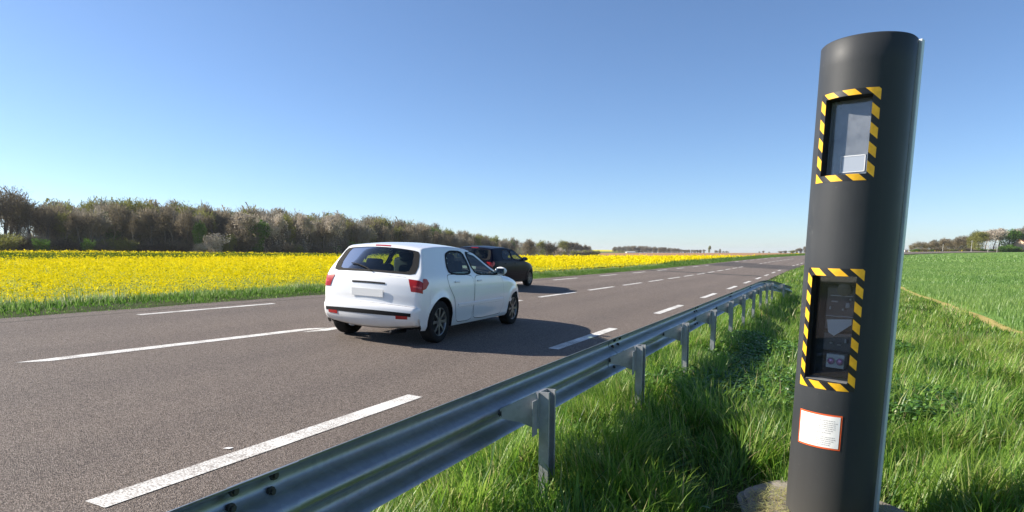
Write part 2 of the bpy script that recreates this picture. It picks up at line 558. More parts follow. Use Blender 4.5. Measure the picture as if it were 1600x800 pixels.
def put_bolt(parent, s, t, v, size=1.0):
    global bolt_used
    if not bolt_used: o = bolt0; bolt_used = True
    else:
        o = bolt0.copy(); COL.objects.link(o)
    o.parent = parent
    o.location = Vector(rail_pt(s, t, v)) - G0
    o.scale = (size,)*3
    return o
SJ, SP = 1.27, 3.103
for k in range(-1, 6):
    s0 = SJ+4*k; s1 = min(s0+4.28, 24.45)
    bm_o = beam(s0-.0, s1, .0 if k % 2 else .0045)
    if -1 < k < 5:
        pass
    js = s0 + .14
    if k >= 0:
        for ds in (-.08, .08):
            for v, t in ((.118, .06), (.060, .076), (-.060, .076), (-.118, .06)):
                put_bolt(bm_o, js+ds, t-.004 - .0, v)
        put_bolt(bm_o, js, -.006, .0, 1.3)
post_b = MB()
# C section, web on the road side, open towards the field
w, dp, th = .055, .10, .005
prof_c = [(0, 0), (w, 0), (w, dp), (0, dp), (0, dp-.014), (th, dp-.014), (th, dp-th), (w-th, dp-th), (w-th, th), (th, th), (th, .014), (0, .014)]
post_b.loft([[(-x, y, z) for x, y in prof_c] for z in (-.35, .64, .70)])
post_me_o = post_b.build('post', M_POST, guard)
sp_b = MB()
# folded spacer from the post to the rail's middle ridge
def ring(xx, y0, y1, z0, z1): return [(-xx, y0, z0), (-xx, y1, z0), (-xx, y1, z1), (-xx, y0, z1)]
sp_b.loft([ring(.052, -.010, .108, .50, .695), ring(.066, -.010, .108, .50, .70), ring(.15, -.045, .10, .535, .655), ring(.243, -.085, .095, .555, .605)])
sp_b.box((-.060, -.040, .565), (.005, .060, .19))
sp_me_o = sp_b.build('spacer', M_POST, guard)
first = True
posts = [(SP+2*k, 1.27, 0.0) for k in range(-1, 8)] + [(19.1, 1.26, -.0), (20.6, 1.22, -.03), (22.3, .98, -.10)]
for s, X, dz in posts:
    base = Vector(pt(s, X)) - G0; base.z += dz + .0
    a = post_me_o if first else post_me_o.copy()
    b = sp_me_o if first else sp_me_o.copy()
    if not first:
        COL.objects.link(a); COL.objects.link(b); a.parent = guard; b.parent = guard
    first = False
    a.location = base; b.location = base
    a.rotation_euler = (random.uniform(-.012, .012), random.uniform(-.015, .015), random.uniform(-.03, .03))
    put_bolt(b, s-.03, -.012, 0.0, 1.25)
    o = b.children[0]; o.location = (-.235, -.07, .58); o.rotation_euler = (0, 0, PI)

# ------------------------------------------------------------------ speed camera column
POLE = Vector((.111, 4.096, 0.0)); POLE.z = float(height(4.096, -.111))
PR = .2306
cabinet = empty('speed_camera', POLE)
tag(cabinet, 'tall dark grey round speed camera column with two striped windows on the grass verge', 'speed camera')
tilt = Matrix.Rotation(.0173, 4, Vector((-math.sin(THETA), math.cos(THETA), 0)))
cabinet.matrix_world = Matrix.Translation(POLE) @ tilt @ Matrix.Rotation(math.radians(-21.85), 4, 'Z')
zoff = -POLE.z
def cyl_pt(phi, h, r=PR):
    a = math.radians(phi)
    return (math.sin(a)*r, -math.cos(a)*r, h)
def m_cab():
    m = mat('cabinet_paint', (.040, .043, .047), .50, spec=.22); g = NT(m)
    co = g.coord()
    n1 = g.noise(co, 2.2, 6, .65); n2 = g.noise(co, 160, 3, .6); n3 = g.noise(g.scale(co, (9, 9, .8)), 1.0, 5, .6)
    c = g.ramp(g.math('ADD', g.math('MULTIPLY', n1, .55), g.math('MULTIPLY', n3, .45)), [(.32, (.030, .0325, .036)), (.55, (.038, .0405, .044)), (.72, (.050, .052, .054))])
    sp = g.ramp(g.noise(co, 46, 3, .5), [(.70, (0, 0, 0)), (.77, (1, 1, 1))])
    c = g.mix(g.math('MULTIPLY', sp, .22), c, (.16, .155, .145))
    # dust that gathers near the foot
    sx = g.n('ShaderNodeSeparateXYZ'); g.l(co, sx.inputs[0])
    low = g.ramp(g.math('ADD', sx.outputs['Z'], g.math('MULTIPLY', n1, .4)), [(.18, (.6, .6, .6)), (.75, (0, 0, 0))])
    c = g.mix(low, c, (.07, .065, .058))
    g.base(c)
    g.l(g.ramp(n1, [(.3, (.42,)*3), (.7, (.58,)*3)]), g.b.inputs['Roughness'])
    g.bump(n2, .10, .0012)
    return m
M_CAB = m_cab()
M_PLATE = mat('back_plate_alloy', (.58, .62, .64), .45, .1)
M_BLACK = mat('recess_black', (.008, .008, .009), .7)
W1 = (-39.2, 39.2, 1.848, 2.310, -30, 30, 1.882, 2.280)
W2 = (-39.2, 39.2, .729, 1.390, -30, 30, .770, 1.350)
PB = 107.5
phis = sorted(set(np.round(np.concatenate([np.linspace(-PB, -30, 30), np.linspace(-30, 30, 25), np.linspace(30, PB, 30)]), 4)))
hs = sorted({-.25, .1, .4, .6, W2[6], 1.0, 1.2, W2[7], 1.6, W1[6], 2.1, W1[7], 2.45, 2.572, 2.58})
V = []; F = []
for h in hs:
    for p in phis:
        V.append(cyl_pt(p, h+zoff, PR if h < 2.58 else PR-.008))
n = len(phis)
for i in range(len(hs)-1):
    for j in range(n-1):
        hm = (hs[i]+hs[i+1])/2; pm = (phis[j]+phis[j+1])/2
        if any(W[4] < pm < W[5] and W[6] < hm < W[7] for W in (W1, W2)): continue
        F.append((i*n+j, i*n+j+1, (i+1)*n+j+1, (i+1)*n+j))
body = mesh_np('cabinet_body', V, F, M_CAB, cabinet, smooth=True)
cap = MB(); cap.poly([cyl_pt(p, 2.58+zoff, PR-.008) for p in phis])
cap.build('top_cap', M_CAB, cabinet)
bp = MB(); bp.box((0, .3*PR+.022, 1.165+zoff), (2*PR*1.025, .040, 2.83), bevel=.004)
back = bp.build('back_door', M_PLATE, cabinet)
def m_tape():
    m = mat('warning_tape', (.8, .42, .01), .45); g = NT(m)
    uv = g.coord('UV'); s = g.n('ShaderNodeSeparateXYZ'); g.l(uv, s.inputs[0])
    f = g.math('FRACT', g.math('ADD', g.math('MULTIPLY', g.math('ADD', g.math('MULTIPLY', s.outputs[0], .86), s.outputs[1]), 10.4), 10.68))
    k = g.math('GREATER_THAN', f, .44)
    dirt = g.noise(g.coord(), 40, 4, .6)
    yl = g.ramp(dirt, [(.35, (.72, .37, .008)), (.65, (.86, .47, .012))])
    g.base(g.mix(k, (.006, .006, .007), yl))
    return m
M_TAPE = m_tape()
def ring_patch(name, W, r, m):
    """rectangular ring on the cylinder, UV = arc length, height"""
    ph = [W[0]] + list(np.linspace(W[4], W[5], 13)) + [W[1]]
    hh = [W[2], W[6], W[7], W[3]]
    bm = bmesh.new(); uvl = bm.loops.layers.uv.new('UVMap')
    vs = {}
    def gv(i, j):
        if (i, j) not in vs: vs[(i, j)] = bm.verts.new(cyl_pt(ph[i], hh[j]+zoff, r))
        return vs[(i, j)]
    for i in range(len(ph)-1):
        for j in range(3):
            if 0 < i < len(ph)-2 and j == 1: continue
            q = [(i, j), (i+1, j), (i+1, j+1), (i, j+1)]
            f = bm.faces.new([gv(*a) for a in q]); f.smooth = True
            for lp, a in zip(f.loops, q):
                lp[uvl].uv = (math.radians(ph[a[0]])*r, hh[a[1]]-W[3])
    me = bpy.data.meshes.new(name); bm.to_mesh(me); bm.free()
    return link_mesh(name, me, cabinet, [m])
def m_pane(name, dust):
    m = bpy.data.materials.new(name); m.use_nodes = True; g = NT(m)
    co = g.coord()
    gl = g.b
    n = g.noise(co, 7, 6, .7); sp = g.ramp(g.noise(co, 38, 3, .5), [(.68, (0, 0, 0)), (.76, (1, 1, 1))])
    gl.inputs['Roughness'].default_value = .06
    gl.inputs['Base Color'].default_value = (.30, .32, .35, 1)
    gl.inputs['Specular IOR Level'].default_value = 1.0
    tr = g.n('ShaderNodeBsdfTransparent'); tr.inputs['Color'].default_value = (.85, .87, .9, 1)
    mx = g.n('ShaderNodeMixShader')
    d = g.math('ADD', g.math('MULTIPLY', n, dust), g.math('MULTIPLY', sp, .25*dust+.1))
    g.l(d, mx.inputs[0]); g.l(tr.outputs[0], mx.inputs[1]); g.l(gl.outputs[0], mx.inputs[2])
    gs = g.n('ShaderNodeBsdfGlossy'); gs.inputs['Roughness'].default_value = .02
    fr = g.n('ShaderNodeFresnel'); fr.inputs['IOR'].default_value = 1.5
    mx2 = g.n('ShaderNodeMixShader'); g.l(fr.outputs[0], mx2.inputs[0]); g.l(mx.outputs[0], mx2.inputs[1]); g.l(gs.outputs[0], mx2.inputs[2])
    g.l(mx2.outputs[0], g.out.inputs['Surface'])
    return m
def recess(W, depth):
    """open box behind a window opening"""
    yb = -PR*math.cos(math.radians(30)) + depth
    ph = list(np.linspace(W[4], W[5], 13))
    xl = PR*math.sin(math.radians(30))
    z0, z1 = W[6]+zoff, W[7]+zoff
    b = MB()
    fr = [cyl_pt(p, z0, PR-.0008) for p in ph]
    b.poly([cyl_pt(W[4], z0, PR-.0008), cyl_pt(W[4], z1, PR-.0008), (-xl, yb, z1), (-xl, yb, z0)])
    b.poly([cyl_pt(W[5], z0, PR-.0008), cyl_pt(W[5], z1, PR-.0008), (xl, yb, z1), (xl, yb, z0)])
    b.poly(fr + [(xl, yb, z0), (-xl, yb, z0)])
    b.poly([cyl_pt(p, z1, PR-.0008) for p in ph] + [(xl, yb, z1), (-xl, yb, z1)])
    b.poly([(-xl, yb, z0), (xl, yb, z0), (xl, yb, z1), (-xl, yb, z1)])
    return b, yb, xl, z0, z1
for wi, W in enumerate((W1, W2)):
    ring_patch('warning_tape', W, PR+.0012, M_TAPE)
    b, yb, xl, z0, z1 = recess(W, .135 if wi else .10)
    case = b.build('window_recess', M_BLACK, cabinet)
    yp = -PR*math.cos(math.radians(30)) + (.055 if wi else .072)
    g_ = MB(); g_.box((0, yp, (z0+z1)/2), (2*xl-.004, .005, z1-z0-.004))
    g_.build('window_pane', m_pane('dusty_pane' if not wi else 'clear_pane', .85 if not wi else .03), cabinet)
    if wi == 0:
        # the flash unit behind the upper pane
        k = MB(); k.box((0, yb-.010, z0+.199), (2*xl-.012, .012, .385), bevel=.003)
        fl = k.build('flash_panel', mat('flash_panel_grey', (.13, .15, .19), .25), cabinet)
        k = MB()
        for (cx, cz, sx, sz) in ((.02, z0+.022, .125, .005), (.02, z0+.105, .125, .005), (-.040, z0+.0635, .005, .088), (.080, z0+.0635, .005, .088)):
            k.box((cx, yp-.0045, cz), (sx, .004, sz))
        k.build('flash_rim', mat('rim_white', (.55, .57, .60), .3), fl)
        k = MB(); k.box((.02, yp-.004, z0+.0635), (.112, .002, .076))
        k.build('flash_lens', mat('flash_lens_grey', (.30, .33, .38), .15, spec=.9), fl)
    else:
        lens_m = mat('lens_violet', (.80, .34, .60), .10, .25, spec=.9, coat=.6)
        grey = mat('instrument_grey', (.5, .5, .5), .35, .3)
        k = MB(); k.box((.012, yb-.03, z0+.105), (.098, .05, .078), bevel=.004)
        sens = k.build('sensor_block', mat('sensor_alloy', (.80, .79, .77), .4, .0), cabinet)
        for dx in (-.020, .028):
            k = MB(); k.cyl((.012+dx, yb-.057, z0+.105), .021, .010, 'Y', 20); rim = k.build('lens_rim', grey, sens)
            me = bpy.data.meshes.new('lens'); bm = bmesh.new(); bmesh.ops.create_uvsphere(bm, u_segments=20, v_segments=12, radius=.018)
            for v in bm.verts: v.co = Vector((v.co.x+.012+dx, v.co.y*.45+yb-.064, v.co.z+z0+.105))
            bm.to_mesh(me); bm.free(); lo = link_mesh('lens', me, sens, [lens_m])
            me.polygons.foreach_set('use_smooth', np.ones(len(me.polygons), dtype=bool))
        k = MB(); k.box((.01, yb-.022, z0+.40), (.16, .03, .24), bevel=.006)
        unit = k.build('camera_unit', mat('camera_unit_grey', (.055, .058, .065), .3), cabinet)
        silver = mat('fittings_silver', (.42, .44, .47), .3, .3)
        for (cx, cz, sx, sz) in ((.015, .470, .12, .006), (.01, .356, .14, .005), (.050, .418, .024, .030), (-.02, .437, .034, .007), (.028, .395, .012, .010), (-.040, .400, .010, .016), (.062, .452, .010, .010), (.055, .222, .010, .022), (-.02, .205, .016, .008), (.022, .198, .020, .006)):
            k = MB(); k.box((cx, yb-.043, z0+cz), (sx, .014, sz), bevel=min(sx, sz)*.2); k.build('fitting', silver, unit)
        k = MB(); k.cyl((.03, yb-.05, z0+.505), .035, .03, 'Y', 28); k.cyl((.03, yb-.067, z0+.505), .026, .006, 'Y', 28)
        k.build('camera_lens', mat('camera_lens_dark', (.03, .032, .04), .1, spec=.9), unit)
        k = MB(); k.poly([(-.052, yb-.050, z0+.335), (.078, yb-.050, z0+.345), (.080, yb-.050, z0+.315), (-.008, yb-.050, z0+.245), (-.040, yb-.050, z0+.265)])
        k.build('sun_patch_card', mat('sun_patch_white', (.85, .85, .85), .5), unit)  # patch of sunlight made as a white card in front of the unit
        k = MB(); k.box((0.01, yb-.02, z0+.21), (.16, .02, .10), bevel=.004)
        k.build('lower_panel', mat('lower_panel_grey', (.10, .105, .115), .35), cabinet)
        k = MB(); k.box((0, (yb-PR*.9)/2, z0+.004), (2*xl-.01, .12, .004)); k.build('sill_plate', mat('sill_grey', (.20, .2, .2), .4, .3), cabinet)
# notice plate
def cyl_panel(name, p0, p1, h0, h1, r, m, parent=None, n=14, th=.0):
    V = []; F = []
    pp = np.linspace(p0, p1, n)
    for h in (h0, h1):
        for p in pp: V.append(cyl_pt(p, h+zoff, r))
    F = [(i, i+1, n+i+1, n+i) for i in range(n-1)]
    return mesh_np(name, V, F, m, parent or cabinet, smooth=True)
M_ORANGE = mat('notice_border', (.72, .10, .02), .45)
M_NOTICE = mat('notice_white', (.80, .79, .77), .35)
M_PRINT = mat('notice_print', (.36, .34, .34), .6)
notice = cyl_panel('notice_plate', -32.3, 27.9, .397, .593, PR+.0015, M_ORANGE)
face = cyl_panel('notice_face', -30.0, 25.6, .406, .584, PR+.0025, M_NOTICE, notice)
rows = [(.556, -4, 20), (.544, 6, 23), (.533, 2, 23), (.522, -12, 22), (.511, 0, 22), (.500, 8, 21), (.487, -20, 18), (.463, 4, 21), (.452, -6, 22), (.441, -16, 20), (.430, 2, 19), (.419, -8, 17)]
for k, (h, a, b) in enumerate(rows):
    x = a; Vp = []; Fp = []
    r2 = random.Random(k)
    while x < b:
        wlen = r2.uniform(1.0, 3.4)
        if x+wlen > b: break
        i0 = len(Vp)
        for hh in (h, h+.0035):
            for p in (x, x+wlen): Vp.append(cyl_pt(p, hh+zoff, PR+.0032))
        Fp.append((i0, i0+1, i0+3, i0+2)); x += wlen+.7
    mesh_np('print_line', Vp, Fp, M_PRINT, notice)

# concrete footing with straw
def m_conc():
    m = mat('footing_concrete', (.35, .33, .30), .9, spec=.2); g = NT(m); co = g.coord()
    f = g.math('ADD', g.math('MULTIPLY', g.noise(co, 4, 6, .7), .6), g.math('MULTIPLY', g.noise(co, 60, 4, .7), .4))
    g.base(g.ramp(f, [(.3, (.08, .07, .055)), (.48, (.24, .21, .175)), (.65, (.38, .345, .30))]))
    g.bump(g.noise(co, 22, 6, .7), .6, .02)
    return m
bm = bmesh.new(); bmesh.ops.create_cone(bm, cap_ends=True, segments=40, radius1=.52, radius2=.49, depth=.26)
bmesh.ops.bevel(bm, geom=[e for e in bm.edges if all(v.co.z > 0 for v in e.verts)], offset=.035, segments=3, affect='EDGES')
for v in bm.verts:
    a = math.atan2(v.co.y, v.co.x); k = 1 + .05*math.sin(3*a+1)+.035*math.sin(7*a)
    v.co.x *= k; v.co.y *= k
me = bpy.data.meshes.new('concrete_footing'); bm.to_mesh(me); bm.free()
footing = link_mesh('concrete_footing', me, None, [m_conc()])
footing.location = (POLE.x-.04, POLE.y+.10, POLE.z-.165)
me.polygons.foreach_set('use_smooth', np.ones(len(me.polygons), dtype=bool)); me.set_sharp_from_angle(angle=math.radians(50))
tag(footing, 'round weathered concrete footing under the dark speed camera column', 'concrete footing')

# a scrap of paper on the asphalt
b = MB(); b.poly([(0, 0, .001), (.05, .012, .002), (.058, .042, .003), (.012, .036, .001)])
scrap = b.build('paper_scrap', mat('paper', (.85, .84, .82), .8)); scrap.location = Vector((-3.60, 2.98, float(Zs(2.98)+CROSS*3.6)+.008))
tag(scrap, 'tiny white scrap of paper on the near lane beside the edge line', 'litter')

# ------------------------------------------------------------------ grass, wheat, rape
def blades(name, base, h, w, lean, az, nseg, m, tint, kink=0.0, face=None):
    """one mesh of many curved blades"""
    N = len(base)
    t = np.linspace(0, 1, nseg+1)
    d = np.stack([np.cos(az), np.sin(az), np.zeros(N)], -1)
    fa = az + PI/2 if face is None else face
    sd = np.stack([np.cos(fa), np.sin(fa), np.zeros(N)], -1)
    V = np.zeros((N, 2*nseg+1, 3), np.float32)
    for k in range(nseg+1):
        tk = t[k]
        c = base + d*(h*lean*tk**2)[:, None] + np.array([0, 0, 1.0])*(h*(tk - .30*np.minimum(lean, 1.6)*tk**2.4))[:, None]
        if k < nseg:
            ww = (w*(1-.75*tk**1.6)*.5)[:, None]
            V[:, 2*k] = c - sd*ww; V[:, 2*k+1] = c + sd*ww
        else:
            V[:, 2*k] = c
    n1 = 2*nseg+1
    fq = []
    for k in range(nseg-1):
        fq += [(2*k, 2*k+1, 2*k+3), (2*k, 2*k+3, 2*k+2)]
    fq.append((2*nseg-2, 2*nseg-1, 2*nseg))
    fq = np.array(fq)
    F = (np.arange(N)[:, None, None]*n1 + fq[None]).reshape(-1, 3)
    o = mesh_np(name, V.reshape(-1, 3), F, m, smooth=True)
    a = o.data.attributes.new('tint', 'FLOAT', 'POINT')
    a.data.foreach_set('value', np.repeat(tint.astype(np.float32), n1))
    return o
def scatter(s0, s1, X0, X1, dens, cull=True):
    n = int((s1-s0)*(X1-X0)*dens)
    s = rng.uniform(s0, s1, n); X = rng.uniform(X0, X1, n)
    if cull:                                   # keep to what could be seen from a few steps round the camera
        xa = X - off(s)
        z = s*math.cos(THETA)+xa*math.sin(THETA); x = s*math.sin(THETA)-xa*math.cos(THETA)
        ok = (z > -.5) & (np.abs(x) < .95*z + 2.5)
        s, X = s[ok], X[ok]
    return s, X
def dip(s, X): return -.11*np.exp(-((X+.1)**2+(s-4.1)**2)/1.1)
def gbump(s, X): return dip(s, X) + (vnoise(s*.9, X*.9, 3)-.5)*.09*((X < 2.3) & (X > -4.2))*sstep(0, .5, 2.6-X)

def verge_grass(name, s0, s1, X0, X1, dens, hk, wk, nseg, label):
    s, X = scatter(s0, s1, X0, X1, dens)
    # tussocks: pull some blades towards clump centres
    cl = vnoise(s*2.6, X*2.6, 11); cl2 = vnoise(s*.8, X*.8, 12); cl3 = vnoise(s*6, X*6, 13)
    keep = rng.random(len(s)) < .22 + 1.0*cl
    near_pole = ((X+.111)**2 + (s-4.096)**2)
    keep &= ((X+.07)**2 + (s-4.2)**2) > (.33 + .16*cl3)**2
    s, X, cl, cl2, cl3 = s[keep], X[keep], cl[keep], cl2[keep], cl3[keep]
    N = len(s)
    base = P3(s, X, -.02); base[:, 2] += gbump(s, X)
    edge = np.clip((2.75-X)/.9, .30, 1)
    tall = .50 + .75*cl2 + .75*(cl-.5)
    h = hk*tall*edge*np.exp(rng.normal(0, .28, N))
    h *= 1 + .55*sstep(.7, 1.1, X)*(1-sstep(1.5, 2.2, X))
    h = np.where(X > 1.75, np.minimum(h, .17), h)
    h *= 1 - .62*sstep(-1.0, -.4, X)*(1-sstep(.25, .7, X))*sstep(2.2, 2.8, s)*(1-sstep(4.2, 4.7, s))
    h *= 1 - .32*sstep(-1.2, -2.2, X)
    h = np.minimum(h, .42); h = np.where(s < 2.0, np.minimum(h, .26), h)
    # the ground by the footing is trodden, the far verge shorter
    h *= np.clip(.35 + .65*np.sqrt(((X+.111)**2+(s-4.1)**2))/.8, .35, 1)
    lean = np.abs(rng.normal(.30, .30, N)) + .35*cl3
    clump_az = 2*PI*vnoise(s*1.5+40, X*1.5, 21)*2
    az = clump_az + rng.normal(0, 1.0, N)
    w = wk*np.exp(rng.normal(0, .3, N))
    tint = np.clip(.14 + .50*cl2 + .42*(cl-.4) + rng.normal(0, .22, N), 0, 1)
    dead = rng.random(N) < .06
    tint[dead] = rng.uniform(.9, 1.0, dead.sum())
    o = blades(name, base, h, w, lean, az, nseg, m=M_GRASS, tint=tint)
    tag(o, label, 'grass', kind='stuff')
    return o
verge_grass('verge_grass', .6, 6.0, -3.46, 2.65, 3800, .27, .0092, 4, 'lush long green grass between guardrail and speed camera')
verge_grass('verge_grass', 6.0, 14.0, -3.46, 2.65, 1500, .25, .011, 3, 'long green grass further along the verge beside the guardrail')
verge_grass('verge_grass', 14.0, 34.0, -3.46, 2.65, 480, .23, .018, 2, 'green verge grass around the far end of the guardrail')
verge_grass('verge_grass', 34.0, 110.0, -3.46, 2.65, 90, .22, .045, 2, 'distant green verge running along the road past the guardrail')

# broad leaved weeds in the shade by the posts
s, X = scatter(1.5, 12, -1.2, 1.6, 130)
k = (vnoise(s*.9+7, X*.9, 31) > .64) & (((X+.1)**2+(s-4.0)**2) > .75)
s, X = s[k], X[k]
reps = 9
s = np.repeat(s, reps)+rng.normal(0, .05, len(s)*reps); X = np.repeat(X, reps)+rng.normal(0, .05, len(X)*reps)
base = P3(s, X, 0.0); base[:, 2] += rng.uniform(.03, .20, len(s)) + gbump(s, X)
o = blades('leafy_weeds', base, rng.uniform(.03, .06, len(s)), rng.uniform(.022, .04, len(s)), rng.uniform(1.0, 2.2, len(s)), rng.uniform(0, 2*PI, len(s)), 3, M_LEAF, rng.random(len(s)))
tag(o, 'low broad leaved weeds growing among the long verge grass', 'weeds', kind='stuff')

# straw on the footing
N = 1500
r_ = .44*np.sqrt(rng.random(N)); a_ = rng.uniform(0, 2*PI, N)
base = np.stack([POLE.x-.04+np.cos(a_)*r_, POLE.y-.02+np.sin(a_)*r_, np.full(N, POLE.z-.034)+rng.uniform(0, .02, N)], -1)
k = np.hypot(base[:, 0]-POLE.x, base[:, 1]-POLE.y) > PR+.01
o = blades('straw', base[k], rng.uniform(.02, .05, k.sum()), rng.uniform(.003, .006, k.sum()), rng.uniform(2, 4, k.sum()), rng.uniform(0, 2*PI, k.sum()), 2, M_GRASS, rng.uniform(.93, 1, k.sum()))
tag(o, 'dry straw scattered on the concrete footing', 'straw', kind='stuff')

def wheat(s0, s1, X0, X1, dens, h0, w0, label):
    s, X = scatter(s0, s1, X0, X1, dens)
    N = len(s)
    base = P3(s, X, -.01)
    edge = np.clip((-3.62-X)/.5, .12, 1)
    cl = vnoise(s*.22, X*.22, 41); c2 = vnoise(s*1.6, X*1.6, 42)
    rows = .75+.25*np.sin(X*2*PI/.35)
    keep = rng.random(N) < rows
    h = h0*edge*(.8+.3*cl)*np.exp(rng.normal(0, .16, N))
    tint = np.clip(.22+.35*cl+.22*c2+rng.normal(0, .09, N), 0, 1)
    # wheel tracks of the sprayer, left bare
    tr = np.minimum(np.abs(X+11.0+.06*(s-30)), np.abs(X+12.8+.06*(s-30)))
    keep &= tr > .16
    o = blades('wheat', base[keep], h[keep], np.full(keep.sum(), w0), np.abs(rng.normal(.3, .2, keep.sum())), rng.uniform(0, 2*PI, keep.sum()), 2, M_WBLADE, tint[keep])
    return tag(o, label, 'wheat', kind='stuff')
wheat(8, 40, -16, -3.68, 330, .24, .016, 'young green wheat beyond the dry strip on the right')
wheat(40, 110, -24, -3.68, 110, .22, .035, 'young green wheat further out in the right field')
wheat(110, 290, -75, -3.68, 9, .22, .14, 'far green wheat near the crest of the right field')

# far side verge
s, X = scatter(-2, 60, 11.0, 14.3, 560)
cl = vnoise(s*1.3, X*1.3, 51); N = len(s)
kk = rng.random(N) < .35+.9*cl
s, X, cl = s[kk], X[kk], cl[kk]; N = len(s)
h = (.04+.14*sstep(11.05, 13.2, X))*(.6+.8*cl)*np.exp(rng.normal(0, .25, N))
o = blades('far_verge_grass', P3(s, X, -.02), h, rng.uniform(.012, .026, N), np.abs(rng.normal(.4, .3, N)), rng.uniform(0, 2*PI, N), 2, M_VGRASS,
           np.clip(.36+.4*(cl-.5)+.36*sstep(12.2, 13.3, X)+rng.normal(0, .18, N), 0, 1))
tag(o, 'grass strip between the far road edge and the yellow field', 'grass', kind='stuff')
s, X = scatter(60, 260, 11.0, 14.3, 60)
N = len(s)
o = blades('far_verge_grass', P3(s, X, -.02), (.1+.3*sstep(11.05, 13.2, X))*np.exp(rng.normal(0, .25, N)), rng.uniform(.05, .1, N), np.abs(rng.normal(.4, .3, N)), rng.uniform(0, 2*PI, N), 2, M_VGRASS, np.clip(.4+rng.normal(0, .2, N), 0, 1))
tag(o, 'distant grass strip beside the yellow field', 'grass', kind='stuff')

s, X = scatter(-2, 90, 13.3, 15.6, 130)
N = len(s)
o = blades('rape_stalks', P3(s, X, -.02), np.maximum(.12, (.50+Zs(s)-height(s, X))*np.exp(rng.normal(0, .22, N))), rng.uniform(.025, .05, N), np.abs(rng.normal(.25, .2, N)), rng.uniform(0, 2*PI, N), 2, M_VGRASS, np.clip(.28+rng.normal(0, .15, N), 0, 1))
tag(o, 'green rape stalks and tall grass along the near edge of the yellow field', 'rape stalks', kind='stuff')
# rape: flower clusters made of many small petals over a green understorey
RAPE_FAR = 65.0
def in_rape(s, X):
    xa = X-off(s); z = s*math.cos(THETA)+xa*math.sin(THETA)
    col = 800+F_PX*(s*math.sin(THETA)-xa*math.cos(THETA))/np.maximum(z, .1)
    ok = (z > 1) & (z < wood_z(col)-9)
    return ok & ((X < RAPE_FAR) | (col < 862)), z, col
def rape_bloom(s, X, z):
    """share of plants in flower: a greener band crosses the far part of the left field"""
    xa = X-off(s)
    b = sstep(60, 78, xa)*(1-sstep(118, 138, xa))
    return 1 - .85*b
def petals(s, X, z, npet, size, spread, hz, name, label):
    N = len(s)
    ctr = P3(s, X, 0.0)
    e = np.clip((X-13.5)/1.6+.5*vnoise(s*1.1, X*.7, 62), 0.42, 1)
    edge_top = .60 + .16*(vnoise(s*1.3, X*.9, 62)-.5) + Zs(s)
    near = np.maximum(.14, (edge_top-ctr[:, 2])*rng.uniform(.55, 1.05, N))
    tt = sstep(15.0, 17.0, X)
    ctr[:, 2] += (1-tt)*near + tt*hz*np.exp(rng.normal(0, .06, N)) + .22*(vnoise(s*1.4, X*1.4, 61)-.5)
    bl = rng.random(N) < rape_bloom(s, X, z)
    c = np.repeat(ctr, npet, 0)
    c += rng.normal(0, 1, c.shape)*np.array([spread, spread, spread*1.5])
    M_ = len(c)
    nrm = rng.normal(0, 1, (M_, 3)) + np.array([0, 0, .6]); nrm /= np.linalg.norm(nrm, axis=1)[:, None]
    u = np.cross(nrm, rng.normal(0, 1, (M_, 3))); u /= np.linalg.norm(u, axis=1)[:, None]
    v = np.cross(nrm, u)
    sz = (size*np.exp(rng.normal(0, .3, M_)))[:, None]
    V = np.stack([c-u*sz, c-v*sz, c+u*sz, c+v*sz], 1).reshape(-1, 3)
    F = np.arange(M_*4).reshape(-1, 4)
    pl = rng.uniform(-.22, .22, N)
    tint = np.where(np.repeat(bl, npet), np.clip(rng.uniform(.50, .90, M_)+np.repeat(pl, npet), .35, 1), rng.uniform(0, .27, M_))
    low = c[:, 2] < np.repeat(ctr[:, 2], npet) - spread*1.7
    tint = np.where(low & (rng.random(M_) < .7), rng.uniform(0, .25, M_), tint)
    o = mesh_np(name, V, F, M_RAPE)
    a = o.data.attributes.new('tint', 'FLOAT', 'POINT'); a.data.foreach_set('value', np.repeat(tint.astype(np.float32), 4))
    return tag(o, label, 'rape field', kind='stuff')
def rape_band(s0, s1, X0, X1, dens, npet, size, spread, label, z0=0, z1=1e9):
    s, X = scatter(s0, s1, X0, X1, dens)
    ok, z, col = in_rape(s, X)
    ok &= (z > z0) & (z < z1)
    gaps = vnoise(s*2.2, X*2.2, 71)
    ok &= rng.random(len(s)) < .06 + 1.05*gaps
    petals(s[ok], X[ok], z[ok], npet, size, spread, .82, 'rape_flowers', label)
rape_band(-4, 60, 13.3, 32, 36, 11, .016, .055, 'bright yellow rape flowers nearest the road', 0, 30)
rape_band(-4, 80, 13.6, 66, 11, 8, .034, .07, 'bright yellow rape flowers in the middle of the field', 30, 62)
rape_band(-20, 140, 13.6, 160, 4, 8, .06, .09, 'yellow rape flowers towards the wood', 62, 130)
rape_band(-60, 480, 13.6, 330, .8, 6, .12, .12, 'yellow rape flowers on the far side of the field', 130, 500)
def m_canopy():
    m = mat('rape_canopy', (.5, .4, .01), .9, spec=.1); g = NT(m); co = g.coord()
    at = g.n('ShaderNodeAttribute', attribute_name='bloom')
    f = g.math('ADD', g.math('MULTIPLY', g.noise(co, 2.6, 5, .7), .6), g.math('MULTIPLY', g.noise(co, .5, 4, .6), .4))
    yl = g.ramp(f, [(.36, (.09, .12, .008)), (.48, (.46, .41, .006)), (.62, (.72, .62, .008))])
    gr = g.ramp(f, [(.36, (.06, .10, .012)), (.55, (.14, .19, .018)), (.7, (.36, .36, .012))])
    g.base(g.mix(at.outputs['Fac'], gr, yl))
    return m
sl = np.unique(np.concatenate([np.arange(-60, 60, 2.5), np.arange(60, 500, 8)]))
xl_ = np.unique(np.concatenate([[15.3, 16], np.arange(18, 66, 2.5), [65.0], np.arange(68, 420, 7)]))
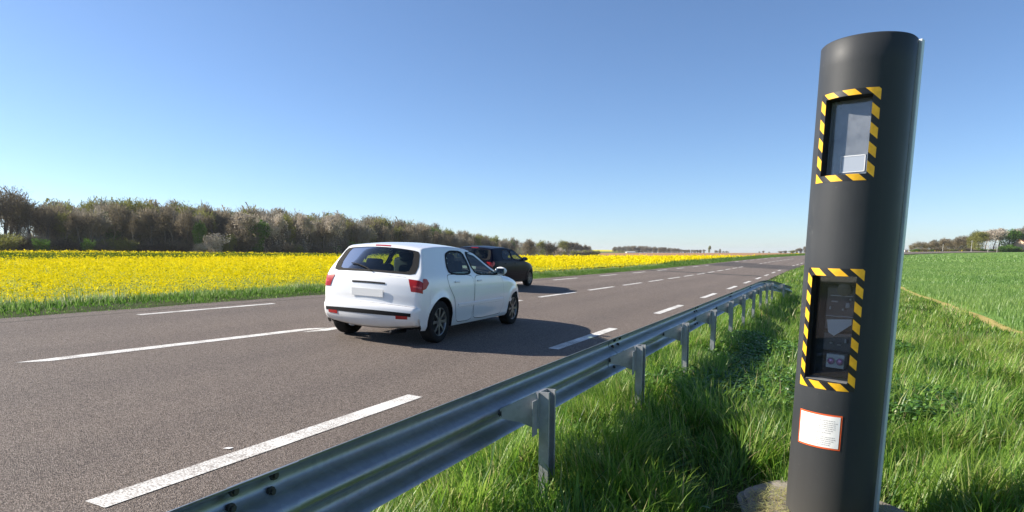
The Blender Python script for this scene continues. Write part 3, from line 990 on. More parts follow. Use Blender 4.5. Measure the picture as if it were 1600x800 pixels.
S_, X_ = np.meshgrid(sl, xl_, indexing='ij')
Vc = P3(S_, X_, 0.0); Vc[..., 2] += .62 + .12*sstep(40, 120, X_)
i_ = np.arange(S_.size).reshape(S_.shape)
Q = np.stack([i_[:-1, :-1], i_[1:, :-1], i_[1:, 1:], i_[:-1, 1:]], -1).reshape(-1, 4)
sm = (S_[:-1, :-1]+S_[1:, 1:]).ravel()/2; xm = (X_[:-1, :-1]+X_[1:, 1:]).ravel()/2
ok, z, col = in_rape(sm, xm)
canopy = mesh_np('rape_canopy', Vc.reshape(-1, 3), Q[ok][:, ::-1], m_canopy(), smooth=True)
xa = (X_-off(S_)).ravel()
z_ = S_.ravel()*math.cos(THETA)+xa*math.sin(THETA)
a = canopy.data.attributes.new('bloom', 'FLOAT', 'POINT'); a.data.foreach_set('value', (rape_bloom(S_.ravel(), X_.ravel(), z_)*(.25+.75*sstep(25, 90, z_))).astype(np.float32))
tag(canopy, 'dense yellow and green canopy of the rape field', 'rape field', kind='stuff')

# ------------------------------------------------------------------ trees
def m_twig(name, stops):
    m = bpy.data.materials.new(name); m.use_nodes = True; g = NT(m)
    a = g.n('ShaderNodeAttribute', attribute_name='tint')
    oi = g.n('ShaderNodeObjectInfo')
    f = g.math('ADD', g.math('MULTIPLY', a.outputs['Fac'], .6), g.math('MULTIPLY', oi.outputs['Random'], .4))
    c = g.ramp(f, stops)
    b = g.b; b.inputs['Roughness'].default_value = .8; b.inputs['Specular IOR Level'].default_value = .1
    g.l(c, b.inputs['Base Color'])
    tr = g.n('ShaderNodeBsdfTranslucent'); g.l(c, tr.inputs['Color'])
    mx = g.n('ShaderNodeMixShader'); mx.inputs[0].default_value = .35
    g.l(b.outputs[0], mx.inputs[1]); g.l(tr.outputs[0], mx.inputs[2]); g.l(mx.outputs[0], g.out.inputs['Surface'])
    return m
M_BARK = m_ground('bark', [(.35, (.09, .078, .065)), (.6, (.20, .175, .15))], 2.0)
M_TWIG_BROWN = m_twig('twigs_brown', [(0, (.14, .118, .080)), (.5, (.26, .22, .15)), (1, (.39, .33, .235))])
M_TWIG_GREY = m_twig('twigs_grey', [(0, (.17, .15, .12)), (.5, (.29, .26, .205)), (1, (.43, .39, .31))])
M_TWIG_OLIVE = m_twig('twigs_olive', [(0, (.125, .13, .038)), (.5, (.225, .23, .064)), (1, (.34, .345, .095))])
M_TWIG_BLOSSOM = m_twig('twigs_blossom', [(0, (.30, .255, .20)), (.5, (.47, .41, .33)), (1, (.64, .57, .48))])
M_TWIG_GREEN = m_twig('leaves_green', [(0, (.04, .10, .014)), (.5, (.085, .18, .025)), (1, (.16, .27, .04))])
M_TWIG_DARK = m_twig('twigs_dark', [(0, (.08, .066, .045)), (.5, (.15, .125, .085)), (1, (.22, .185, .125))])

def make_tree(name, seed, H, spread, trunk_share, ntwig, twig_len, twig_w, m, trunks=1, upright=.5, round_leaf=False, fill=.36):
    """returns an Empty with trunk and crown; crown = thousands of small twig faces on a branch skeleton"""
    R = np.random.default_rng(seed)
    segs = []; tips = []
    def grow(p, d, L, r, depth):
        n = 3
        for k in range(n):
            d2 = d + R.normal(0, .14, 3) + np.array([0, 0, .06*upright]); d2 /= np.linalg.norm(d2)
            q = p + d2*L/n
            segs.append((p, q, r*(1-.22*k/n), r*(1-.22*(k+1)/n)))
            p, d = q, d2
            if depth >= 2: tips.append((p, d, depth))
            if depth < 4 and (k > 0 or depth > 0):
                for _ in range(1 if depth < 3 else 1):
                    a = R.uniform(0, 2*PI); up = upright
                    side = np.array([math.cos(a), math.sin(a), R.uniform(-.1, .5)])
                    nd = d*up + side*(1.1-up*.6); nd /= np.linalg.norm(nd)
                    grow(p, nd, L*R.uniform(.5, .72), r*.48, depth+1)
        if depth < 4:
            for _ in range(2):
                nd = d + R.normal(0, .45, 3); nd[2] += .15; nd /= np.linalg.norm(nd)
                grow(p, nd, L*R.uniform(.55, .75), r*.6, depth+1)
    for t in range(trunks):
        a = R.uniform(0, 2*PI); tilt_ = .0 if trunks == 1 else R.uniform(.05, .28)
        d = np.array([math.cos(a)*tilt_, math.sin(a)*tilt_, 1.0]); d /= np.linalg.norm(d)
        p = np.array([math.cos(a), math.sin(a), 0])*(0 if trunks == 1 else .25)
        q = p + d*H*trunk_share
        segs.append((p-np.array([0, 0, .4]), q, .02*H+.02, .015*H))
        grow(q, d, H*.34*(1-trunk_share*.5), .013*H, 0)
    T = np.array([t[0] for t in tips]); TD = np.array([t[1] for t in tips])
    # fit to the wanted height and spread
    zmax = np.quantile(T[:, 2], .995); rad = np.quantile(np.hypot(T[:, 0], T[:, 1]), .96)
    kz = H*.95/zmax; kr = spread/max(rad, .1)
    sc3 = np.array([kr, kr, kz])
    V = []; F = []
    for (p, q, r0, r1) in segs:
        if r0 < .006*H*.35: continue
        p = p*sc3; q = q*sc3
        dd = (q-p)/(np.linalg.norm(q-p)+1e-9)
        a = np.cross(dd, [0.3, .1, 1.0] if abs(dd[2]) < .9 else [1, 0, 0]); a /= np.linalg.norm(a); b = np.cross(dd, a)
        i0 = len(V)
        for c, r in ((p, r0), (q, r1)):
            for k in range(5):
                V.append(c + (a*math.cos(2*PI*k/5)+b*math.sin(2*PI*k/5))*r)
        F += [(i0+k, i0+(k+1) % 5, i0+5+(k+1) % 5, i0+5+k) for k in range(5)]
    root = empty(name)
    mesh_np('trunk', V, np.array(F), M_BARK, root, smooth=True)
    sel = R.integers(0, len(T), ntwig)
    c = T[sel]*sc3 + R.normal(0, 1, (ntwig, 3))*np.array([.035, .035, .028])*H
    lowm = R.random(ntwig) < fill
    nl = lowm.sum(); al = R.uniform(0, 2*PI, nl); zl = R.uniform(.10, .72, nl); rl = spread*np.sqrt(R.random(nl))*(.45+.5*zl)
    c[lowm] = np.stack([np.cos(al)*rl, np.sin(al)*rl, zl*H], -1)
    d = TD[sel]*.7 + R.normal(0, .55, (ntwig, 3)) + np.array([0, 0, .25]); d /= np.linalg.norm(d, axis=1)[:, None]
    sd = np.cross(d, R.normal(0, 1, (ntwig, 3))); sd /= np.linalg.norm(sd, axis=1)[:, None]
    L = (twig_len*H*np.exp(R.normal(0, .35, ntwig)))[:, None]; w = (twig_w*H*np.exp(R.normal(0, .3, ntwig)))[:, None]
    if round_leaf:
        Vt = np.stack([c-d*L*.5, c+sd*w, c+d*L*.5, c-sd*w], 1)
    else:
        Vt = np.stack([c-sd*w*.5, c+sd*w*.5, c+d*L+sd*w*.15+R.normal(0, .1, (ntwig, 3))*L, c+d*L-sd*w*.2], 1)
    Vt[..., 2] = np.maximum(Vt[..., 2], .05)
    o = mesh_np('crown', Vt.reshape(-1, 3), np.arange(ntwig*4).reshape(-1, 4), m, root)
    big = R.random(len(T))
    a_ = o.data.attributes.new('tint', 'FLOAT', 'POINT')
    a_.data.foreach_set('value', np.repeat(np.clip(big[sel]*.7+R.random(ntwig)*.3, 0, 1).astype(np.float32), 4))
    return root
protos = {
 'brown': [make_tree('bare_tree', 1, 10, 2.7, .10, 4200, .060, .0060, M_TWIG_BROWN, 1, .75),
           make_tree('bare_tree', 2, 10, 2.4, .12, 4000, .060, .0060, M_TWIG_BROWN, 2, .8),
           make_tree('bare_tree', 3, 10, 3.0, .10, 4400, .060, .0060, M_TWIG_BROWN, 1, .65)],
 'grey': [make_tree('bare_tree', 4, 10, 2.6, .12, 3800, .056, .0054, M_TWIG_GREY, 1, .75),
          make_tree('bare_tree', 5, 10, 2.9, .1, 4000, .056, .0054, M_TWIG_GREY, 2, .7)],
 'olive': [make_tree('budding_tree', 6, 10, 2.7, .1, 4600, .048, .0072, M_TWIG_OLIVE, 1, .7),
           make_tree('budding_tree', 7, 10, 2.5, .12, 4400, .048, .0072, M_TWIG_OLIVE, 1, .75)],
 'sparse': [make_tree('bare_tree', 8, 10, 2.6, .22, 1100, .050, .0034, M_TWIG_DARK, 1, .72, False, .05),
            make_tree('bare_tree', 9, 10, 2.3, .24, 1000, .050, .0034, M_TWIG_DARK, 2, .8, False, .05)],
 'blossom': [make_tree('blossom_tree', 10, 10, 3.4, .30, 4600, .034, .009, M_TWIG_BLOSSOM, 1, .6, True, .06)],
 'green': [make_tree('leafy_tree', 11, 10, 3.0, .10, 5000, .032, .010, M_TWIG_GREEN, 1, .6, True)],
 'shrub': [make_tree('bush', 12, 10, 6.0, .05, 3400, .10, .011, M_TWIG_BROWN, 4, .35),
           make_tree('bush', 13, 10, 6.5, .05, 3600, .09, .013, M_TWIG_OLIVE, 5, .3),
           make_tree('bush', 14, 10, 5.5, .05, 3400, .10, .010, M_TWIG_DARK, 4, .4)],
 'gshrub': [make_tree('bush', 15, 10, 6.0, .05, 3600, .05, .016, M_TWIG_GREEN, 4, .35, True)],
 'bshrub': [make_tree('bush', 16, 10, 5.8, .05, 3600, .045, .015, M_TWIG_BLOSSOM, 4, .35, True)],
}
used = set()
def plant(kind, s, Xa, H, label, cat, group=None, base=None, wide=1.0, dz=-.1):
    """s, Xa: position in road direction / metres left of the camera (no road bend)"""
    L = protos[kind]; src = L[random.randrange(len(L))]
    if src.name in used: o = copy_tree(src)
    else: o = src; used.add(src.name)
    X = Xa + float(off(s))
    o.location = (-Xa, s, float(height(s, X)) + dz if base is None else base)
    k = H/10.0
    o.scale = (k*wide*random.uniform(.9, 1.1), k*wide*random.uniform(.9, 1.1), k)
    o.rotation_euler = (0, 0, random.uniform(0, 2*PI))
    tag(o, label, cat, group)
    return o
LAB = {'edge': ('slim bare tree with visible trunk standing in front of the wood edge', 'tree', 'slim bare trees in front of the wood'),
       'brown': ('bare brown tree in the long wood behind the yellow field', 'tree', 'bare brown trees of the wood'),
       'grey': ('bare pale grey tree in the long wood behind the yellow field', 'tree', 'bare grey trees of the wood'),
       'olive': ('olive budding tree in the long wood behind the yellow field', 'tree', 'budding trees of the wood'),
       'sparse': ('sparse dark bare tree with visible sky between its branches above the field', 'tree', 'sparse trees at the wood end'),
       'shrub': ('low brownish bush at the foot of the wood behind the yellow field', 'bush', 'bushes along the wood edge'),
       'gshrub': ('low leafy green bush at the foot of the wood', 'bush', 'green bushes along the wood edge'),
       'blossom': ('pale blossoming tree in the long wood', 'tree', 'pale trees of the wood'),
       'green': ('leafy green tree in the long wood', 'tree', 'green trees of the wood')}
TOP_PX = [-60, 0, 25, 60, 85, 100, 125, 160, 200, 240, 300, 350, 400, 440, 480, 500, 530, 560, 600, 640, 680, 700, 730, 760, 790, 820, 850, 880, 920]
TOP_Y  = [296, 294, 293, 303, 312, 322, 317, 313, 311, 315, 319, 322, 326, 330, 335, 333, 335, 340, 342, 345, 350, 358, 363, 367, 371, 374, 376, 378, 383]
def top_h(px, z):
    """height above eye level of the wood's outline"""
    return (395.3-np.interp(px, TOP_PX, TOP_Y))*z/F_PX + EYE
def place_word(px):
    for lim, w in ((30, 'at the far left'), (100, 'left of the treetop dip'), (200, 'right of the treetop dip'), (300, 'left of the white bush'), (375, 'by the white bush'),
                   (440, 'by the green tree'), (520, 'left of the white car'), (600, 'over the car rear'), (700, 'over the car roof'), (2000, 'by the black car')):
        if px < lim: return w
def wood(px, depth, kind, share=1.0, wide=1.0, jitter=.06, lab=None):
    z = float(wood_z(px)) + depth
    s, Xa = at_bearing(px, z)
    g = float(height(s, Xa+float(off(s))))
    H = max(2.0, (float(top_h(px, z))-g)*share*random.uniform(1-jitter*2.5, 1+jitter*.6))
    look = {'brown': 'bare brown tree', 'grey': 'bare pale grey tree', 'olive': 'olive budding tree', 'green': 'leafy green tree', 'blossom': 'pale blossoming tree', 'sparse': 'sparse dark bare tree', 'edge': 'slim dark bare tree',
            'shrub': 'low brownish bush', 'gshrub': 'low leafy green bush'}[lab or kind]
    row = 'at the foot of the wood' if 'shrub' in kind else 'in front of the wood' if depth < 0 else 'in the front row of the wood' if depth < 8 else 'inside the wood' if depth < 24 else 'at the back of the wood'
    text = f'{look} {row}, {place_word(px)}'
    return plant(kind, s, Xa, H, text, LAB[lab or kind][1], f'{look}s {row} {place_word(px)}'.replace('bushs', 'bushes'), wide=wide)
px = -70.0
while px < 100:
    wood(px+random.uniform(-5, 5), random.uniform(2, 14), 'sparse', 1.0, 1.05); px += 12
px = -40
while px < 100:
    wood(px, random.uniform(16, 30), random.choice(['sparse', 'brown']), .80, 1.0); px += 20
px = 96.0
while px < 800:
    st = np.interp(px, [100, 400, 640, 800], [12, 11, 9, 8])
    for row, (dep, sh) in enumerate(((3, .90), (14, .97), (30, 1.0))):
        kind = random.choices(['brown', 'grey', 'olive', 'green'], [.40, .23, .33, .04])[0]
        if row == 0 and random.random() < .35: continue
        wood(px+random.uniform(-5, 5), dep+random.uniform(-3, 5), kind, sh, 1.0 if row else .9)
    px += st
px = 110.0
while px < 800:
    wood(px, random.uniform(-4, -1), 'sparse', random.uniform(.78, .95), .8, lab='edge')
    px += random.uniform(16, 34)
px = -60.0
while px < 800:
    wood(px+random.uniform(-4, 4), random.uniform(-5, 0), random.choices(['shrub', 'gshrub'], [.90, .10])[0], random.uniform(.20, .36), 1.25)
    px += np.interp(px, [0, 400, 800], [15, 12, 11])
# the depth of the wood behind its front trees, seen only as a mass of twigs and thin stems
n_ = 60000
pxs = rng.uniform(80, 830, n_); dep = rng.uniform(10, 70, n_)
zz_ = np.interp(pxs, WOOD_PX, WOOD_Z) + dep
xc_w = (pxs-800)/F_PX*zz_
s_w = zz_*math.cos(THETA)+xc_w*math.sin(THETA); X_w = zz_*math.sin(THETA)-xc_w*math.cos(THETA)
g_w = height(s_w, X_w+off(s_w))
top_w = (395.3-np.interp(pxs, TOP_PX, TOP_Y))*zz_/F_PX+EYE-g_w
hh_ = top_w*.74*rng.random(n_)
base = np.stack([-X_w, s_w, g_w+hh_], -1)
o = blades('wood_thicket', base, rng.uniform(.7, 2.0, n_), rng.uniform(.14, .32, n_), np.abs(rng.normal(.5, .5, n_)), rng.uniform(0, 2*PI, n_), 1, M_TWIG_BROWN, rng.random(n_))
tag(o, 'dense twigs and stems in the depth of the wood', 'thicket', kind='stuff')
# single trees that stand out
def special(px, y_top, dz, kind, label, cat, wide=1.0, share=1.0):
    z = float(wood_z(px)) + dz
    s, Xa = at_bearing(px, z)
    g = float(height(s, Xa+float(off(s))))
    H = (395.3-y_top)*z/F_PX + EYE - g
    return plant(kind, s, Xa, H, label, cat, wide=wide)
special(387, 331, -7, 'blossom', 'pale rounded blossom tree standing left of the leafy green tree in the wood', 'tree', 1.1)
special(417, 338, -6, 'blossom', 'smaller pale blossom tree just right of the leafy green tree in the wood', 'tree', .9)
special(405, 344, -9, 'green', 'leafy mid green tree between two pale blossom trees in the wood', 'tree', 1.1)
special(528, 333, -7, 'blossom', 'tall pale pinkish tree above the roof of the white car to the left', 'tree', .9)
special(571, 348, -7, 'grey', 'pale silvery bare tree rising behind the roof of the white car', 'tree', 1.0)
special(340, 363, -10, 'bshrub', 'white flowering bush at the edge of the yellow field in front of the wood', 'bush', .9)
special(318, 379, -11, 'bshrub', 'small pinkish white flowering bush beside the larger white one', 'bush', 1.0)
special(385, 358, -8, 'shrub', 'broad rounded olive bush in front of the green leafy tree', 'bush', 1.0)
special(8, 362, -8, 'shrub', 'dark rounded bush at the far left end of the wood', 'bush', 1.3)
special(563, 377, -9, 'gshrub', 'rounded green bush at field edge just left of the white car roof', 'bush', 1.1)
special(440, 334, -5, 'blossom', 'pale flowering tree well right of the leafy green tree in the wood', 'tree', .9)
special(478, 333, -5, 'blossom', 'faint pale tree in the wood above the left edge of the white car', 'tree', .8)
special(315, 345, -8, 'green', 'fresh green tree left of the two white flowering bushes', 'tree', .7)
special(362, 366, -9, 'olive', 'small yellowish tree just right of the white flowering bush', 'tree', 1.2)
special(72, 372, -9, 'gshrub', 'yellow green bush low in the wood left of the treetop dip', 'bush', .9)
special(143, 372, -9, 'gshrub', 'bright yellow green bush low in the wood right of the treetop dip', 'bush', .8)
# hedgerow trees that end the wood, right of the black car
for px, yt, kind, label, wd in ((823, 374, 'brown', 'rounded brown tree just right of the black car in the hedgerow', 1.5),
                            (846, 376, 'olive', 'rounded olive tree in the middle of the hedgerow right of the black car', 1.3),
                            (858, 379, 'shrub', 'wide brown bush in the hedgerow right of the black car', 1.0),
                            (880, 376, 'olive', 'last rounded olive tree at the right end of the hedgerow', 1.6),
                            (834, 384, 'bshrub', 'pale flowering bush low in the hedgerow right of the black car', 1.2),
                            (870, 386, 'bshrub', 'pale flowering bush low between two hedgerow trees', 1.2)):
    special(px, yt, -20 if 'bush' not in label else -28, kind, label, 'bush' if 'bush' in label else 'tree', wd)
for k, px in enumerate(np.arange(886, 920, 4.2)):
    special(px, np.interp(px, [886, 900, 920], [378, 380, 384])+random.uniform(-1, 1), 100, 'brown', 'small bare tree in the thin row that ends the hedgerow', 'tree', 1.1)['group'] = 'row of trees ending the hedgerow'
for k, px in enumerate(np.arange(896, 936, 5)):
    special(px, 391+random.uniform(-1.5, 1), 30, 'shrub', 'scrubby bush at the edge of the ploughed field', 'bush', 1.3)['group'] = 'scrub by the ploughed field'
def far_tree(px, y_top, z, kind, label, wide=1.0, group=None, y_base=395.5, cat='tree'):
    s, Xa = at_bearing(px, z)
    b = EYE - (y_base-395.3)*z/F_PX
    H = (y_base-y_top)*z/F_PX
    return plant(kind, s, Xa, H, label, cat, group, base=b-.3, wide=wide)
for px in np.arange(958, 1138, 3.0):
    yt = np.interp(px, [958, 975, 1000, 1040, 1080, 1095, 1100, 1138], [386, 384.5, 384.5, 387, 390.5, 390, 389.5, 393])
    if 1098 < px < 1112: continue
    far_tree(px+random.uniform(-1, 1), yt+random.uniform(-.8, .8), 900+random.uniform(-30, 30), random.choice(['brown', 'grey']), 'tiny far tree in the ' + ('left' if px < 1000 else 'middle' if px < 1060 else 'right') + ' third of the treeline behind the ploughed field', 1.5, 'far treeline behind the ploughed field')
far_tree(1105, 383.8, 860, 'olive', 'tall narrow poplar like tree standing above the far treeline', .9)
far_tree(1122, 388.5, 870, 'grey', 'thin lone tree right of the tall narrow one on the far treeline', .7)
for px, yt in ((1183, 392.6), (1189, 391.6), (1198, 393)):
    far_tree(px, yt, 1000, 'brown', 'tiny clump of trees at the end of the far field before the column', 1.8, 'far clump before the column')
for px, yt in ((1216, 391.8), (1223, 391.4), (1234, 390.5), (1241, 387.8), (1247, 387.0), (1254, 385), (1260, 383), (1268, 384), (1278, 382)):
    far_tree(px, yt, 700, 'shrub' if yt > 390 else 'brown', 'rounded far tree beside the road just left of the column', 1.6, 'far trees left of the column')
# right hand wood beyond the wheat
RT = [(1418, 382), (1424, 379), (1432, 376.5), (1440, 378), (1448, 377), (1455, 374), (1462, 373), (1470, 372), (1478, 372.5), (1486, 370), (1494, 368), (1502, 370)]
for px, yt in RT:
    far_tree(px, yt, 330+random.uniform(-12, 12), random.choice(['brown', 'brown', 'olive', 'grey']), 'bare brownish tree at the thin left end of the right wood' if px < 1462 else 'bare brownish tree in the right wood beside the leftmost utility pole', 1.5, 'trees of the right wood', 393.5)
for px, yt, kind, label in ((1512, 362, 'olive', 'broad olive tree in the middle of the right wood'), (1521, 361, 'olive', 'olive tree left of the pale blossom trees in the right wood'),
     (1532, 361, 'blossom', 'left pale blossom tree behind the utility poles'), (1545, 358, 'blossom', 'tall pale blossom tree behind the utility poles'),
     (1553, 356, 'blossom', 'highest pale blossom tree next to the leafy tree in the right wood'), (1565, 358, 'green', 'upright leafy green tree right of the pale blossom trees'),
     (1579, 357, 'blossom', 'pale tree near the right edge behind the wall'), (1590, 354, 'grey', 'tall bare tree at the right edge of the right wood'),
     (1604, 353, 'brown', 'brown tree at the far right end of the right wood'), (1618, 356, 'brown', 'brown tree beyond the right end of the right wood')):
    far_tree(px, yt, 320+random.uniform(-8, 8), kind, label, 1.5, None, 393.5)
for px in np.arange(1420, 1630, 7):
    far_tree(px, 388+random.uniform(-2, 1.5), 308, random.choice(['shrub', 'shrub', 'gshrub']), 'low bush at the foot of the right wood, ' + ('left of the utility poles' if px < 1465 else 'among the utility poles' if px < 1552 else 'right of the utility poles'), 1.6, 'bushes of the right wood', 394, 'bush')
for px, yt in ((1560, 383), (1570, 381), (1580, 384)):
    far_tree(px, yt, 300, 'gshrub', 'green bush in front of the wall at the right edge', 1.4, 'green bushes by the right wall', 394, 'bush')

# ------------------------------------------------------------------ far buildings, poles, hills
def far_pos(px, z, y_base=394.0):
    s, Xa = at_bearing(px, z)
    return Vector((-Xa, s, EYE-(y_base-395.3)*z/F_PX))
M_WALLP = m_ground('render_peach', [(.3, (.50, .36, .25)), (.6, (.60, .44, .32))], 1.0, .1)
M_WHITEW = m_ground('render_white', [(.3, (.66, .66, .64)), (.6, (.78, .78, .76))], 1.0, .1)
M_BARN = m_ground('barn_boards', [(.3, (.38, .40, .36)), (.6, (.48, .50, .45))], 1.0, .1)
M_ROOFT = m_ground('roof_tile', [(.3, (.22, .10, .06)), (.6, (.32, .16, .10))], 2.0, .2)
M_ROOFG = m_ground('roof_grey', [(.3, (.30, .32, .32)), (.6, (.42, .44, .44))], 2.0, .2)
M_DARKOPEN = mat('dark_opening', (.02, .022, .025), .3)
def house(px, z, w, d, h, roof, mw, mr, label, cat, rz, y_base=394.0):
    e = empty(cat.replace(' ', '_'), far_pos(px, z, y_base), rz)
    tag(e, label, cat)
    b = MB(); b.box((0, 0, h/2-.5), (w, d, h+1))
    b.loft([[(-w/2, -d/2, h), (-w/2, d/2, h), (-w/2, 0, h+roof-.05)], [(w/2, -d/2, h), (w/2, d/2, h), (w/2, 0, h+roof-.05)]])
    wl_ = b.build('wall', mw, e)
    r = MB()
    for sgn in (-1, 1):
        r.loft([[(-w/2-.4, sgn*(d/2+.4), h-.15), (-w/2-.4, 0, h+roof), (-w/2-.4, 0, h+roof+.15), (-w/2-.4, sgn*(d/2+.4), h)],
                [(w/2+.4, sgn*(d/2+.4), h-.15), (w/2+.4, 0, h+roof), (w/2+.4, 0, h+roof+.15), (w/2+.4, sgn*(d/2+.4), h)]])
    r.build('roof', mr, e)
    for k in range(3):
        b = MB(); b.box((-w/3+k*w/3, -d/2-.02, h*.5), (w*.12, .1, h*.4)); b.build('window', M_DARKOPEN, e)
    b = MB(); b.box((w*.18, -d/2-.02, h*.36), (w*.09, .1, h*.72)); b.build('door', M_DARKOPEN, e)
    return e
house(1600, 312, 12, 8, 3.4, 2.4, M_WALLP, M_ROOFT, 'low peach coloured house partly behind bushes at the right edge', 'house', THETA+.25)
house(1409, 420, 2.2, 2, 1.7, .5, M_WHITEW, M_ROOFG, 'small white hut seen right beside the edge of the speed camera column', 'hut', THETA, 394.5)
house(983, 760, 10, 8, 1.2, 1.0, M_BARN, M_ROOFG, 'long white barn in front of the far treeline', 'barn', THETA+.1, 396.0)
M_POLE = m_ground('pale_post', [(.3, (.42, .40, .37)), (.6, (.54, .52, .48))], 2.0, .1)
for px, yt, arm, label in ((1466.5, 381.5, 0, 'short pale utility pole leftmost of the four before the right wood'), (1510.6, 376, 1, 'pale utility pole with a thin cross arm before the olive trees'),
                      (1536.5, 376, 1, 'pale utility pole just left of the small white car'), (1550.5, 375, 1, 'tallest pale utility pole just right of the small white car')):
    z = 285; p = far_pos(px, z, 394.3)
    H = (394.3-yt)*z/F_PX
    e = empty('utility_pole', p); tag(e, label, 'utility pole', 'utility poles before the right wood')
    b = MB(); b.tube([(0, 0, -.5), (0, 0, H)], [.10, .07], 8); b.build('pole', M_POLE, e)
    if arm:
        b = MB(); b.box((0, 0, H-.5), (1.5, .07, .07)); b.build('cross_arm', M_POLE, e)
        for dx in (-.6, 0, .6):
            b = MB(); b.cyl((dx, 0, H-.36), .06, .18, 'Z', 8); b.build('insulator', M_DARKOPEN, e)
# low hills beyond the brown field
def hill(name, px0, px1, z, hmax_px, mats, label):
    n = 40; rows = []
    V = []; F = []; mi = []
    for j, (dz, k) in enumerate(((0, 0), (60, .35), (120, .6), (200, .85), (320, 1.0), (600, .4))):
        for i in range(n):
            u = i/(n-1); p = px0+(px1-px0)*u
            zz = z+dz; s, Xa = at_bearing(p, zz)
            env = math.sin(PI*min(1, max(0, u)))**.8
            V.append((-Xa, s, EYE-(396.5-395.3)*zz/F_PX + k*env*(hmax_px)*zz/F_PX*(1+.1*math.sin(u*9))))
    for j in range(5):
        for i in range(n-1):
            F.append((j*n+i, j*n+i+1, (j+1)*n+i+1, (j+1)*n+i)); mi.append(1 if j in (2, 3) and .12 < i/n < .9 else 0)
    o = mesh_np(name, V, np.array(F), mats, smooth=True, mi=mi)
    return tag(o, label, kind='structure')
M_FARYELLOW = m_ground('far_rape', [(.3, (.42, .40, .03)), (.6, (.60, .52, .03))], .02, .1)
hill('hill', 895, 1000, 800, 6.5, [M_FARGREEN, M_FARYELLOW], 'low far hill with a yellow field above the hedgerow end')
hill('hill', 640, 900, 620, 12, [M_FARGREEN, M_FARGREEN], 'pale green far slope glimpsed through the wood')
# thin spring haze: one closed box of air round everything
m_hz = bpy.data.materials.new('haze_air'); m_hz.use_nodes = True
nt_ = m_hz.node_tree; nt_.nodes.remove(nt_.nodes['Principled BSDF'])
pv = nt_.nodes.new('ShaderNodeVolumePrincipled')
pv.inputs['Color'].default_value = (.92, .95, 1, 1); pv.inputs['Density'].default_value = .00010; pv.inputs['Anisotropy'].default_value = .2
nt_.links.new(pv.outputs[0], nt_.nodes['Material Output'].inputs['Volume'])
b = MB(); b.box((0, 0, 21), (16000, 16000, 58))
tag(b.build('haze', m_hz), 'thin pale haze over the countryside', kind='stuff')
#CARS#
# ------------------------------------------------------------------ cars
def catmull(P, per=10):
    P = np.array(P, float); out = []
    Q = np.vstack([2*P[0]-P[1], P, 2*P[-1]-P[-2]])
    for i in range(1, len(Q)-2):
        for k in range(per):
            t = k/per
            p0, p1, p2, p3 = Q[i-1:i+3]
            # centripetal-like tension kept low so corners stay firm
            m1 = (p2-p0)*.42; m2 = (p3-p1)*.42
            h = np.array([2*t**3-3*t**2+1, t**3-2*t**2+t, -2*t**3+3*t**2, t**3-t**2])
            out.append(h[0]*p1+h[1]*m1+h[2]*p2+h[3]*m2)
    out.append(P[-1])
    return np.array(out)
def thin_glass(name, tint):
    m = bpy.data.materials.new(name); m.use_nodes = True; g = NT(m)
    tr = g.n('ShaderNodeBsdfTransparent'); tr.inputs['Color'].default_value = (*tint, 1)
    gs = g.n('ShaderNodeBsdfGlossy'); gs.inputs['Roughness'].default_value = .02
    fr = g.n('ShaderNodeFresnel'); fr.inputs['IOR'].default_value = 1.28
    mx = g.n('ShaderNodeMixShader'); g.l(g.math('ADD', fr.outputs[0], .01), mx.inputs[0]); g.l(tr.outputs[0], mx.inputs[1]); g.l(gs.outputs[0], mx.inputs[2])
    g.l(mx.outputs[0], g.out.inputs['Surface'])
    return m
def m_carpaint(name, c, dirt, coat=.7):
    m = mat(name, c, .28, spec=.5 if coat > .3 else .06, coat=coat); g = NT(m); co = g.coord()
    g.b.inputs['Coat Roughness'].default_value = .04
    sx = g.n('ShaderNodeSeparateXYZ'); g.l(co, sx.inputs[0])
    low = g.ramp(g.math('ADD', sx.outputs['Z'], g.math('MULTIPLY', g.noise(co, 4, 5, .7), .3)), [(.30, (.55,)*3), (.75, (0, 0, 0))])
    g.base(g.mix(low, c, dirt))
    return m
M_TYRE = m_ground('tyre_rubber', [(.3, (.016, .016, .016)), (.6, (.028, .027, .026))], 8, .15)
M_ALLOY = mat('wheel_alloy', (.20, .205, .215), .35, .85)
M_TRIM = mat('black_trim', (.014, .014, .015), .75, spec=.15)
M_GAP_SHADOW = mat('panel_gap_and_shadow', (.02, .02, .022), .8)  # dark of the panel joints, and of the shadow painted below the rub strip
M_LINING = mat('cabin_lining', (.05, .05, .055), .9)
M_SEAT = mat('seat_cloth', (.035, .037, .045), .9)
M_RED = mat('tail_lamp_red', (.36, .008, .008), .3, spec=.3, coat=.2)
M_CLEAR = mat('lamp_clear', (.62, .60, .58), .12, .2, coat=.8)
M_REFL = mat('reflector_red', (.36, .015, .015), .25)
M_PLATEW = mat('number_plate', (.78, .77, .74), .35)

